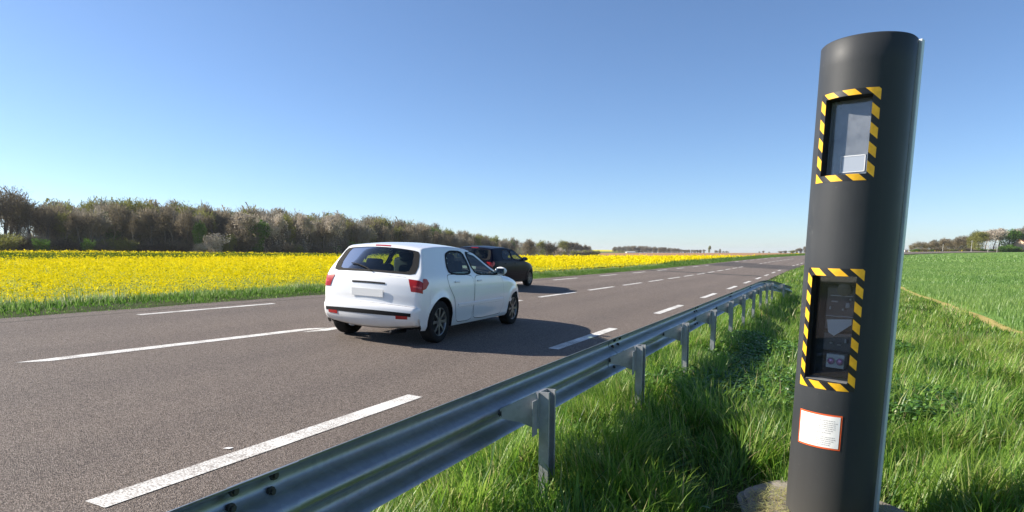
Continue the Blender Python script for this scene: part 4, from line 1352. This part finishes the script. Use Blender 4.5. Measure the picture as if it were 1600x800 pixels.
def build_car(name, label, paint, glass, loc, heading, roll, pitch=0.0, scale=1.0, wheelbase=2.62, ROOF=.88):
    root = empty(name)
    tag(root, label, 'car')
    XW = (0.0, wheelbase); RW = .300; RA = .352
    df = wheelbase - 2.62
    CP = [(-.50, .20), (-.585, .235), (-.645, .32), (-.665, .42), (-.66, .50), (-.635, .545), (-.605, .57), (-.60, .70), (-.585, .82), (-.55, .915), (-.515, .955),
          (-.40, 1.135), (-.285, 1.31), (-.245, 1.362), (-.215, 1.385), (-.12, 1.408), (.20, 1.435), (.65, 1.445), (1.05, 1.43), (1.33, 1.385), (1.45, 1.345),
          (1.80, 1.135), (2.10+df*.5, .975), (2.17+df*.5, .955), (2.45+df, .91), (2.84+df, .835), (3.15+df, .74), (3.30+df, .64), (3.365+df, .54), (3.40+df, .44), (3.385+df, .32), (3.32+df, .23), (3.22+df, .20)]
    low = lambda z: z if z < .93 else .93+(z-.93)*ROOF
    CP = [(x, low(z)) for x, z in CP]
    per = 8
    C = catmull(CP, per)
    n = len(C)
    ti = lambda k: int(round(k*per))                  # index of control point k
    T = np.gradient(C, axis=0); T /= np.linalg.norm(T, axis=1)[:, None]
    Nn = np.stack([-T[:, 1], T[:, 0]], 1)              # outward (curve runs rear-bottom, over the roof, to the front)
    arc = np.concatenate([[0], np.cumsum(np.linalg.norm(np.diff(C, axis=0), axis=1))])
    Gk = np.exp(-((arc[:, None]-arc[None])/.15)**2); Gk /= Gk.sum(1)[:, None]
    Nn = Gk @ Nn; Nn /= np.linalg.norm(Nn, axis=1)[:, None]
    kk = np.arange(n)/per
    crown = np.interp(kk, [0, 5, 8, 10, 12, 14, 17, 20, 22, 25, 27, 32], [.085, .085, .075, .065, .055, .05, .045, .055, .06, .06, .16, .17])
    rad = np.interp(kk, [0, 5, 8, 10, 12, 14, 17, 20, 22, 25, 27, 32], [.07, .07, .065, .05, .05, .05, .055, .05, .05, .08, .10, .10])
    dmax = crown+rad
    E = C - Nn*dmax[:, None]
    zs_ = [.10, .18, .30, .45, .60, .75, .88, .94, 1.0, 1.1, 1.2, 1.3, 1.38, 1.46]
    ys_ = [.74, .765, .80, .822, .832, .828, .812, .798, .768, .718, .668, .618, .575, .53]
    def Ys(x, z):
        x = np.asarray(x, float); z = np.asarray(z, float)
        z = np.where(z > .93, .93+(z-.93)/ROOF, z)
        y = np.interp(z, zs_, ys_)
        y = (np.interp(z-.03, zs_, ys_)+np.interp(z+.03, zs_, ys_)+y)/3
        tp = 1 - .115*np.clip(-x/.62, 0, 1.2)**2*np.where(x < 0, 1, 0) - .17*np.clip((x-2.15-df)/1.05, 0, 1.2)**2
        y = y*tp
        for xw in XW:
            dd = np.hypot(x-xw, z-RW)
            y = y + .016*np.exp(-((dd-RA)/.05)**2)
        # sill skirt
        y = y + .018*np.exp(-((z-.245)/.045)**2)
        return y
    W = Ys(E[:, 0], E[:, 1])
    us = np.concatenate([np.linspace(0, .72, 9), np.linspace(.76, 1, 11)])
    us = np.concatenate([-us[:0:-1], us])
    def S(i, u):
        """point on the centre strip; i may be fractional"""
        i = np.asarray(i, float); u = np.asarray(u, float)
        ii = np.clip(i, 0, n-1)
        f = lambda A: np.interp(ii, np.arange(n), A)
        cx, cz, nx_, nz_, cr, r, w = f(C[:, 0]), f(C[:, 1]), f(Nn[:, 0]), f(Nn[:, 1]), f(crown), f(rad), f(W)
        a = np.abs(u)
        u0 = 1-r/w
        q = np.clip((a-u0)/(1-u0), 0, 1)
        d = cr*a*a + r*(1-np.sqrt(np.clip(1-q*q, 0, 1)))
        return np.stack([cx-nx_*d, w*u, cz-nz_*d], -1), np.stack([nx_, u*0, nz_], -1)
    I, U = np.meshgrid(np.arange(n), us, indexing='ij')
    Vs, _ = S(I, U)
    nu = len(us)
    # lower edge of the sides with wheel arches
    Lk = [0, 5, 10, 14, 17, 20, 23, 25, 27, 32]
    Lx = np.interp(kk, Lk, [-.44, -.42, -.39, -.30, .55, 1.45, 2.02+df, 2.25+df, 2.75+df, 3.10+df])
    # denser over the arches: re-space by smoothing
    Lz = np.full(n, .205)
    for xw in XW:
        d2 = RA**2-(Lx-xw)**2
        Lz = np.where(d2 > 0, np.maximum(Lz, RW+np.sqrt(np.maximum(d2, 0))*1.0), Lz)
    m_side = 26
    vv = np.linspace(0, 1, m_side)**.85
    sideX = Lx[:, None]*(1-vv)+E[:, 0][:, None]*vv
    sideZ = Lz[:, None]*(1-vv)+E[:, 1][:, None]*vv
    sideY = Ys(sideX, sideZ)
    sideY[:, -1] = W
    def inside(poly, x, z):
        x = np.asarray(x); z = np.asarray(z); c = np.zeros(x.shape, bool)
        j = len(poly)-1
        for i in range(len(poly)):
            xi, zi = poly[i]; xj, zj = poly[j]
            cond = ((zi > z) != (zj > z)) & (x < (xj-xi)*(z-zi)/(zj-zi+1e-12)+xi)
            c ^= cond; j = i
        return c
    def rounded(poly, it=3, k=.16):
        P = np.array(poly, float)
        for _ in range(it):
            Nx = np.roll(P, -1, 0)
            a = P*(1-k)+Nx*k; b = P*k+Nx*(1-k)
            P = np.stack([a, b], 1).reshape(-1, 2); k = .25
        return P
    def dens(P, step):
        out = []
        for a, b in zip(P, np.roll(P, -1, 0)):
            m_ = max(1, int(np.linalg.norm(b-a)/step))
            for q in range(m_): out.append(a+(b-a)*q/m_)
        return np.array(out)
    def scaled(P, k):
        c = P.mean(0); return c+(P-c)*k
    def grown(P, d):
        a = np.roll(P, 1, 0); b = np.roll(P, -1, 0)
        t = b-a; t /= np.linalg.norm(t, axis=1)[:, None]+1e-9
        nn = np.stack([t[:, 1], -t[:, 0]], 1)
        area = np.sum(P[:, 0]*np.roll(P[:, 1], -1)-np.roll(P[:, 0], -1)*P[:, 1])
        return P+nn*d*(1 if area > 0 else -1)
    # ---------- windows as outlines
    W_REAR = rounded([(.22, .968), (1.015, .948), (1.02, 1.318), (.62, 1.325), (.40, 1.27)], 2); W_REAR[:, 1] = np.where(W_REAR[:, 1] > .93, .93+(W_REAR[:, 1]-.93)*ROOF, W_REAR[:, 1])
    W_FRONT = rounded([(1.09, .946), (2.00+df*.4, .925), (1.78, 1.10), (1.47, 1.285), (1.34, 1.316), (1.09, 1.32)], 2); W_FRONT[:, 1] = np.where(W_FRONT[:, 1] > .93, .93+(W_FRONT[:, 1]-.93)*ROOF, W_FRONT[:, 1])
    D_REAR = rounded([(.46, .40), (.52, .255), (1.045, .25), (1.05, .936), (.16, .955), (.22, .78), (.38, .62)], 2, .12)
    D_FRONT = rounded([(1.065, .25), (2.08+df*.6, .26), (2.17+df*.6, .45), (2.12+df*.5, .80), (2.06+df*.4, .905), (1.07, .935)], 2, .10)
    rw = rounded([(ti(10)+1.4, -.84), (ti(10)+1.4, .84), (ti(12)+4.6, .89), (ti(12)+4.6, -.89)], 2, .10)
    ws = rounded([(ti(20)+1.0, -.90), (ti(20)+1.0, .90), (ti(22)-1.0, .93), (ti(22)-1.0, -.93)], 2, .08)
    # ---------- shell
    V = []; F = []
    def addgrid(Pg, keep, flip):
        i0 = len(V) and sum(len(a) for a in V)
        h, w_ = Pg.shape[:2]
        V.append(Pg.reshape(-1, 3))
        ix = np.arange(h*w_).reshape(h, w_) + i0
        q = np.stack([ix[:-1, :-1], ix[1:, :-1], ix[1:, 1:], ix[:-1, 1:]], -1)[keep]
        F.append(q[:, ::-1] if flip else q)
    im = (I[:-1, :-1]+.5); um = (U[:-1, :-1]+U[1:, 1:])/2
    keep = ~(inside(scaled(rw, .95), im, um) | inside(scaled(ws, .96), im, um))
    addgrid(Vs, keep, False)
    xm_ = (sideX[:-1, :-1]+sideX[1:, 1:])/2; zm_ = (sideZ[:-1, :-1]+sideZ[1:, 1:])/2
    keep_s = ~(inside(scaled(W_REAR, .95), xm_, zm_) | inside(scaled(W_FRONT, .95), xm_, zm_))
    addgrid(np.stack([sideX, sideY, sideZ], -1), keep_s, True)
    addgrid(np.stack([sideX, -sideY, sideZ], -1), keep_s, False)
    Va = np.concatenate(V); Fa = np.concatenate(F)
    body = mesh_np('body', Va, Fa, paint, root, smooth=True)
    bm = bmesh.new(); bm.from_mesh(body.data)
    bmesh.ops.remove_doubles(bm, verts=bm.verts, dist=.0006)
    bmesh.ops.recalc_face_normals(bm, faces=bm.faces)
    bm.normal_update()
    # make sure the skin faces outwards
    tot = sum((f.normal.dot(f.calc_center_median()-Vector((1.3, 0, .7)))*f.calc_area()) for f in bm.faces)
    if tot < 0: bmesh.ops.reverse_faces(bm, faces=bm.faces)
    bm.to_mesh(body.data)
    bm.normal_update()
    # inner lining of the cabin
    lin = bm.copy()
    for v in lin.verts: v.co = v.co - v.normal*.022
    bmesh.ops.delete(lin, geom=[f for f in lin.faces if f.calc_center_median().z < .5 or not -.55 < f.calc_center_median().x < 2.2], context='FACES')
    bmesh.ops.reverse_faces(lin, faces=lin.faces)
    me = bpy.data.meshes.new('cabin_lining'); lin.to_mesh(me); lin.free(); link_mesh('cabin_lining', me, root, [M_LINING])
    bm.free()
    # ---------- patches that follow the skin
    def side_pt(x, z, sgn, o):
        x = np.asarray(x, float); z = np.asarray(z, float)
        e = 1e-3
        y = Ys(x, z); dyx = (Ys(x+e, z)-Ys(x-e, z))/(2*e); dyz = (Ys(x, z+e)-Ys(x, z-e))/(2*e)
        nn = np.stack([-dyx, np.ones_like(y), -dyz], -1); nn /= np.linalg.norm(nn, axis=-1)[..., None]
        P = np.stack([x, y, z], -1)+nn*o
        P[..., 1] *= sgn
        return P
    def strip_pt(i, u, o):
        P, nn = S(i, u); return P+nn*o
    def fan(nm, outline, fn, m, parent, rings=(1, .8, .6, .4, .2)):
        O = np.asarray(outline); c = O.mean(0)
        R_ = [fn(*(c+(O-c)*k).T) for k in rings] + [fn(np.array([c[0]]), np.array([c[1]]))]
        nO = len(O); Vv = np.concatenate(R_); Ff = []
        for r in range(len(rings)-1):
            for i in range(nO):
                j = (i+1) % nO
                Ff.append((r*nO+i, r*nO+j, (r+1)*nO+j, (r+1)*nO+i))
        last = (len(rings)-1)*nO
        for i in range(nO): Ff.append((last+i, last+(i+1) % nO, len(Vv)-1))
        return mesh_np(nm, Vv, Ff, m, parent, smooth=True)
    def band(nm, A, B, fn, m, parent, smooth=True):
        nO = len(A); Vv = np.concatenate([fn(*A.T), fn(*B.T)])
        Ff = [(i, (i+1) % nO, nO+(i+1) % nO, nO+i) for i in range(nO)]
        return mesh_np(nm, Vv, Ff, m, parent, smooth=smooth)
    for sgn in (-1, 1):
        for D, Wn in ((D_REAR, W_REAR), (D_FRONT, W_FRONT)):
            Dd = dens(D, .05)
            door = fan('door', Dd, lambda x, z: side_pt(x, z, sgn, .0035), paint, root, (1, .9, .75, .6, .45, .3, .15))
            band('door_gap', Dd, grown(Dd, .008), lambda x, z: side_pt(x, z, sgn, .0012), M_GAP_SHADOW, door)
            hx = D[:, 0].min() + .17 if D is D_FRONT else D[:, 0].min()+.16+.12
            hp = side_pt(np.array([hx]), np.array([.845]), sgn, .012)[0]
            b = MB(); b.box(hp, (.15, .022, .026), bevel=.008); b.build('handle', paint, door, smooth=True)
            Wd = dens(Wn, .05)
            gl = fan('side_window', Wd, lambda x, z: side_pt(x, z, sgn, .001), glass, root)
            band('window_seal', scaled(Wd, .93), grown(Wd, .016), lambda x, z: side_pt(x, z, sgn, .0045), M_TRIM, gl)
        # rubbing strip
        xs = np.linspace(.50, 2.12+df*.6, 26)
        Vv = []; 
        for x in xs:
            for z, o in ((.472, 0), (.478, .014), (.522, .014), (.530, 0)):
                Vv.append(side_pt(np.array([x]), np.array([z]), sgn, o)[0])
        Ff = [(i*4+k, i*4+k+1, i*4+k+5, i*4+k+4) for i in range(25) for k in range(3)] + [(0, 1, 2, 3), (100, 101, 102, 103)]
        mesh_np('rub_strip', Vv, Ff, paint, root)
        b_ = band('strip_shadow', dens(np.array([(.50, .466), (2.12+df*.6, .466), (2.12+df*.6, .474), (.50, .474)]), .08), dens(np.array([(.50, .469), (2.12+df*.6, .469), (2.12+df*.6, .471), (.50, .471)]), .08)[:len(dens(np.array([(.50, .466), (2.12+df*.6, .466), (2.12+df*.6, .474), (.50, .474)]), .08))], lambda x, z: side_pt(x, z, sgn, .003), M_GAP_SHADOW, root)  # the rub strip's shadow, painted as a thin dark line along its bottom
        # tail lamp: side part and rear part
        zE = lambda z: float(np.interp(z, E[:ti(10), 1], E[:ti(10), 0]))
        tl = rounded([(zE(.745)-.02, .755), (-.40, .775), (-.33, .85), (-.37, .905), (zE(.92)-.02, .912)], 2, .10)
        lamp = fan('tail_lamp', dens(tl, .03), lambda x, z: side_pt(x, z, sgn, .006), M_RED, root, (1, .75, .5, .25))
        i_a = int(np.argmin(np.abs(C[:ti(10), 1]-.745))); i_b = int(np.argmin(np.abs(C[:ti(10), 1]-.915)))
        rows = np.arange(i_a, i_b+1)
        cols = np.linspace(0, 1, 10)
        Ig = np.repeat(rows[:, None], 10, 1).astype(float)
        low = np.interp(rows, [rows[0], rows[-1]], [.83, .76])
        Ug = low[:, None]*(1-cols)+1.0*cols
        Pg = strip_pt(Ig, Ug*sgn, .007)
        ix = np.arange(Pg.shape[0]*10).reshape(-1, 10)
        mesh_np('lamp_lens', Pg.reshape(-1, 3), np.stack([ix[:-1, :-1], ix[1:, :-1], ix[1:, 1:], ix[:-1, 1:]], -1).reshape(-1, 4), M_RED, lamp, smooth=True)
        mid = rows[len(rows)//3: len(rows)//3+3].astype(float)
        Pg = strip_pt(np.repeat(mid[:, None], 6, 1), np.linspace(.86, .99, 6)[None, :]*sgn*np.ones((3, 1)), .0085)
        ix = np.arange(18).reshape(3, 6)
        mesh_np('reversing_lens', Pg.reshape(-1, 3), np.stack([ix[:-1, :-1], ix[1:, :-1], ix[1:, 1:], ix[:-1, 1:]], -1).reshape(-1, 4), mat('lens_orange_red', (.62, .05, .02), .15, coat=.8), lamp, smooth=True)
        # headlamp
        hi = np.linspace(ti(26)-3, ti(27)+5, 9); hu = np.linspace(.52, .97, 9)
        Pg = strip_pt(np.repeat(hi[:, None], 9, 1), hu[None, :]*sgn*np.ones((9, 1)), .004)
        ix = np.arange(81).reshape(9, 9); Fq = np.stack([ix[:-1, :-1], ix[1:, :-1], ix[1:, 1:], ix[:-1, 1:]], -1).reshape(-1, 4)
        mesh_np('headlight', Pg.reshape(-1, 3), Fq, M_CLEAR, root, smooth=True)
        # mirror
        mx, mz = 1.90+df*.4, .985
        my = float(Ys(mx, mz))+.10
        me = bpy.data.meshes.new('door_mirror'); b2 = bmesh.new(); bmesh.ops.create_uvsphere(b2, u_segments=18, v_segments=12, radius=1)
        for v in b2.verts:
            fx = -.03 if v.co.x < 0 else .085
            v.co = Vector((mx + (v.co.x*abs(fx)), (my + v.co.y*.105)*sgn, mz+v.co.z*.068))
        b2.to_mesh(me); b2.free(); mo = link_mesh('door_mirror', me, root, [paint if sum(paint.diffuse_color[:3]) > 1.5 else M_TRIM])
        me.polygons.foreach_set('use_smooth', np.ones(len(me.polygons), dtype=bool))
        b = MB(); b.box((mx-.031, my*sgn, mz), (.004, .15, .09), bevel=.0018); b.build('mirror_glass', mat('mirror_glass', (.6, .62, .65), .05, 1.0), mo)
        b = MB(); b.box((mx+.01, (my-.10)*sgn, mz-.045), (.05, .12, .03)); b.build('mirror_arm', M_TRIM, mo)
        # lower reflector
        Ri = np.linspace(ti(2)+3, ti(2)+7, 3)
        Pg = strip_pt(np.repeat(Ri[:, None], 6, 1), np.linspace(.62, .84, 6)[None, :]*sgn*np.ones((3, 1)), .006)
        ix = np.arange(18).reshape(3, 6)
        mesh_np('rear_reflector', Pg.reshape(-1, 3), np.stack([ix[:-1, :-1], ix[1:, :-1], ix[1:, 1:], ix[:-1, 1:]], -1).reshape(-1, 4), M_REFL, root)
    for nm, o_, k0, k1 in (('rear_window', rw, .90, 1.05), ('windscreen', ws, .92, 1.04)):
        O = dens(o_*np.array([.05, 1.0]), .05)/np.array([.05, 1.0])
        gl = fan(nm, O, lambda i, u: strip_pt(i, u, .001), glass, root, (1, .85, .7, .55, .4, .25, .12))
        band('window_seal', scaled(O, k0), scaled(O, k1), lambda i, u: strip_pt(i, u, .004), M_TRIM, gl)
        if nm == 'rear_window':
            wp = [strip_pt(np.array([float(i)]), np.array([u]), .02)[0] for i, u in ((ti(10)+1.0, 0.0), (ti(10)+3, .12), (ti(10)+5, .36), (ti(10)+5.5, .5))]
            b = MB(); b.tube(wp, .008, 6); b.build('wiper', M_TRIM, gl)
            Pg = strip_pt(np.repeat(np.array([ti(13)+1., ti(13)+4., ti(13)+7.])[:, None], 8, 1), np.linspace(-.2, .2, 8)[None, :]*np.ones((3, 1)), .004)
            ix = np.arange(24).reshape(3, 8)
            mesh_np('brake_lamp', Pg.reshape(-1, 3), np.stack([ix[:-1, :-1], ix[1:, :-1], ix[1:, 1:], ix[:-1, 1:]], -1).reshape(-1, 4), M_RED, root, smooth=True)
    def strip_quad(nm, i0, i1, u0, u1, o, m, parent=None, nn_=16, ni=3):
        Ig = np.repeat(np.linspace(i0, i1, ni)[:, None], nn_, 1); Ug = np.repeat(np.linspace(u0, u1, nn_)[None, :], ni, 0)
        Pg = strip_pt(Ig, Ug, o); ix = np.arange(ni*nn_).reshape(ni, nn_)
        return mesh_np(nm, Pg.reshape(-1, 3), np.stack([ix[:-1, :-1], ix[1:, :-1], ix[1:, 1:], ix[:-1, 1:]], -1).reshape(-1, 4), m, parent or root, smooth=True)
    strip_quad('bumper_gap', ti(5)+4, ti(5)+5.2, -.93, .93, .0025, M_GAP_SHADOW)
    strip_quad('bumper_strip', ti(2)+6.5, ti(3)+4.0, -.90, .90, .004, M_TRIM)
    strip_quad('tailgate_handle', ti(7)+7.2, ti(8)+1.2, -.34, .34, .006, M_TRIM)
    strip_quad('tailgate_gap', ti(10)-3, ti(10)-2.6, -.70, .70, .0025, M_GAP_SHADOW)
    pl_i = ti(7)+.5
    c0 = strip_pt(np.array([pl_i]), np.array([0.0]), .004)[0]
    b = MB(); b.box((c0[0]-.004, 0, c0[2]-.02), (.008, .50, .105), bevel=.002); b.build('number_plate', M_PLATEW, root)
    strip_quad('grille', ti(28), ti(29)+4, -.55, .55, .004, M_TRIM)
    b = MB(); b.tube([(-.30, -.42, .17), (-.60, -.42, .18), (-.66, -.42, .185)], .028, 12); b.build('exhaust', M_TRIM, root, smooth=True)
    # under-body, wheel wells
    b = MB(); b.box((1.30+df/2, 0, .225), (3.35+df, 1.10, .05)); b.box((1.31+df/2, 0, .232), (1.80+df, 1.50, .04)); b.build('floor_pan', M_TRIM, root)
    for xw in XW:
        for sgn in (-1, 1):
            Vv = []; aa = np.linspace(-.25, PI+.25, 26)
            yo = float(Ys(xw, RW+RA-.02))-.012
            for a in aa:
                wx_, wz_ = xw+math.cos(a)*(RA+.004), RW+math.sin(a)*(RA+.004)
                for y in (float(Ys(wx_, wz_))-.014, .50): Vv.append((wx_, y*sgn, wz_))
            Ff = [(2*i, 2*i+1, 2*i+3, 2*i+2) for i in range(25)] + [tuple(2*i+1 for i in range(26))]
            mesh_np('wheel_well', Vv, Ff, M_TRIM, root)
            # wheel: tyre and alloy rim
            yc = .715*sgn
            wh = empty('wheel', (xw, yc, RW), 0, root)
            prof_t = [(.190, -.08), (.205, -.092), (.262, -.098), (.288, -.088), (.298, -.066), (.300, 0), (.298, .066), (.288, .088), (.262, .098), (.205, .092), (.190, .08)]
            def lathe(nm, pr, m, par, nseg=40):
                Vv = []; Ff = []
                k_ = len(pr)
                for q in range(nseg):
                    a = 2*PI*q/nseg
                    for r, y in pr: Vv.append((math.cos(a)*r, y*sgn, math.sin(a)*r))
                for q in range(nseg):
                    for e_ in range(k_-1):
                        Ff.append((q*k_+e_, q*k_+e_+1, ((q+1) % nseg)*k_+e_+1, ((q+1) % nseg)*k_+e_))
                return mesh_np(nm, Vv, Ff, m, par, smooth=True)
            lathe('tyre', prof_t, M_TYRE, wh)
            lathe('rim', [(.186, -.07), (.186, .075), (.196, .088), (.200, .084)], M_ALLOY, wh)
            lathe('brake_disc', [(.02, .02), (.15, .02)], mat('disc_iron', (.12, .12, .12), .4, .7), wh, 24)
            b = MB()
            for q in range(8):
                a = 2*PI*q/8
                Mx = Matrix.Rotation(-a, 4, 'Y')
                b.loft([[Mx @ Vector(p) for p in ((r, (y-.012)*sgn, -w_), (r, (y+.008)*sgn, -w_), (r, (y+.008)*sgn, w_), (r, (y-.012)*sgn, w_))] for r, y, w_ in ((.03, .066, .022), (.10, .072, .016), (.192, .074, .024))])
            b.cyl((0, .070*sgn, 0), .045, .02, 'Y', 20)
            b.build('spokes', M_ALLOY, wh)
    # cabin
    b = MB()
    for y in (-.34, .34):
        b.box((.38, y, .62), (.48, .58, .14), bevel=.04)
        b.box((.12, y, .82), (.14, .56, .48), M=None, bevel=.05)
        b.box((.08, y, 1.06), (.09, .26, .13), bevel=.03)
    b.build('rear_seat', M_SEAT, root, smooth=True, angle=50)
    for y in (-.36, .36):
        b = MB(); b.box((1.30, y, .58), (.50, .50, .14), bevel=.04); b.box((1.05, y, .86), (.13, .48, .56), bevel=.05); b.box((1.0, y, 1.16), (.09, .25, .14), bevel=.035)
        b.build('front_seat', M_SEAT, root, smooth=True, angle=50)
    b = MB(); b.box((1.92+df*.3, 0, .80), (.34, 1.30, .22), bevel=.06); b.build('dashboard', M_TRIM, root)
    b = MB(); b.box((-.23, 0, .90), (.46, 1.20, .03)); b.build('parcel_shelf', M_SEAT, root)
    b = MB()
    ringp = [(1.68+.07*math.sin(a), .36+.18*math.cos(a), .93+.17*math.sin(a)) for a in np.linspace(0, 2*PI, 25)]
    b.tube(ringp, .014, 6); b.build('steering_wheel', M_TRIM, root)
    b = MB(); b.box((1.50, 0, 1.27), (.05, .22, .06), bevel=.015); b.build('rear_view_mirror', M_TRIM, root)
    fwd = Vector((-math.sin(heading), math.cos(heading), math.tan(pitch))).normalized()
    left = Vector((-math.cos(heading), -math.sin(heading), roll)).normalized()
    up = fwd.cross(left).normalized(); left = up.cross(fwd)
    Mt = Matrix(((fwd.x, left.x, up.x, loc[0]), (fwd.y, left.y, up.y, loc[1]), (fwd.z, left.z, up.z, loc[2]), (0, 0, 0, 1)))
    root.matrix_world = Mt @ Matrix.Scale(scale, 4)
    return root
def on_road(s, X): return (-(X-float(off(s))), s, float(Zs(s)+CROSS*X)+.008)
G_LIGHT = thin_glass('car_glass', (.56, .68, .62))
G_DARK = thin_glass('dark_car_glass', (.45, .52, .52))
build_car('white_car', 'white five door hatchback driving away on the near lane with red tail lamps', m_carpaint('white_paint', (.80, .80, .80), (.55, .52, .48)), G_LIGHT,
          on_road(7.80, 5.72), math.radians(4.0), CROSS, math.radians(-.6), 1.02, 2.80)
build_car('black_car', 'black hatchback on the far lane half hidden behind the white car', m_carpaint('black_paint', (.004, .005, .013), (.014, .013, .013), .02), G_DARK,
          on_road(18.2, 9.9), math.radians(1.5), CROSS, 0.0, .97, 2.60)
# the small white car far off on the bend
def far_car(px, z, y_base):
    p = far_pos(px, z, y_base)
    e = empty('far_car', p, THETA+.2); tag(e, 'tiny white car far off between the utility poles in front of the right wood', 'car')
    b = MB(); b.loft([[(x, y, z_) for x, z_ in ((-2, .35), (2, .35), (2.05, .65), (1.9, .85), (1.1, .95), (.55, 1.42), (-1.2, 1.45), (-1.75, .95), (-2.05, .9))] for y in (-.8, .8)])
    b.build('body', M_WHITEW, e)
    b = MB(); b.loft([[(x, y, z_) for x, z_ in ((-1.5, .97), (.9, .97), (.5, 1.36), (-1.1, 1.38))] for y in (-.815, .815)]); b.build('side_window', M_DARKOPEN, e)
    for x in (-1.3, 1.3):
        for y in (-.72, .72):
            b = MB(); b.cyl((x, y, .31), .31, .2, 'Y', 16); b.build('wheel', M_TYRE, e)
far_car(1541.5, 330, 394.0)
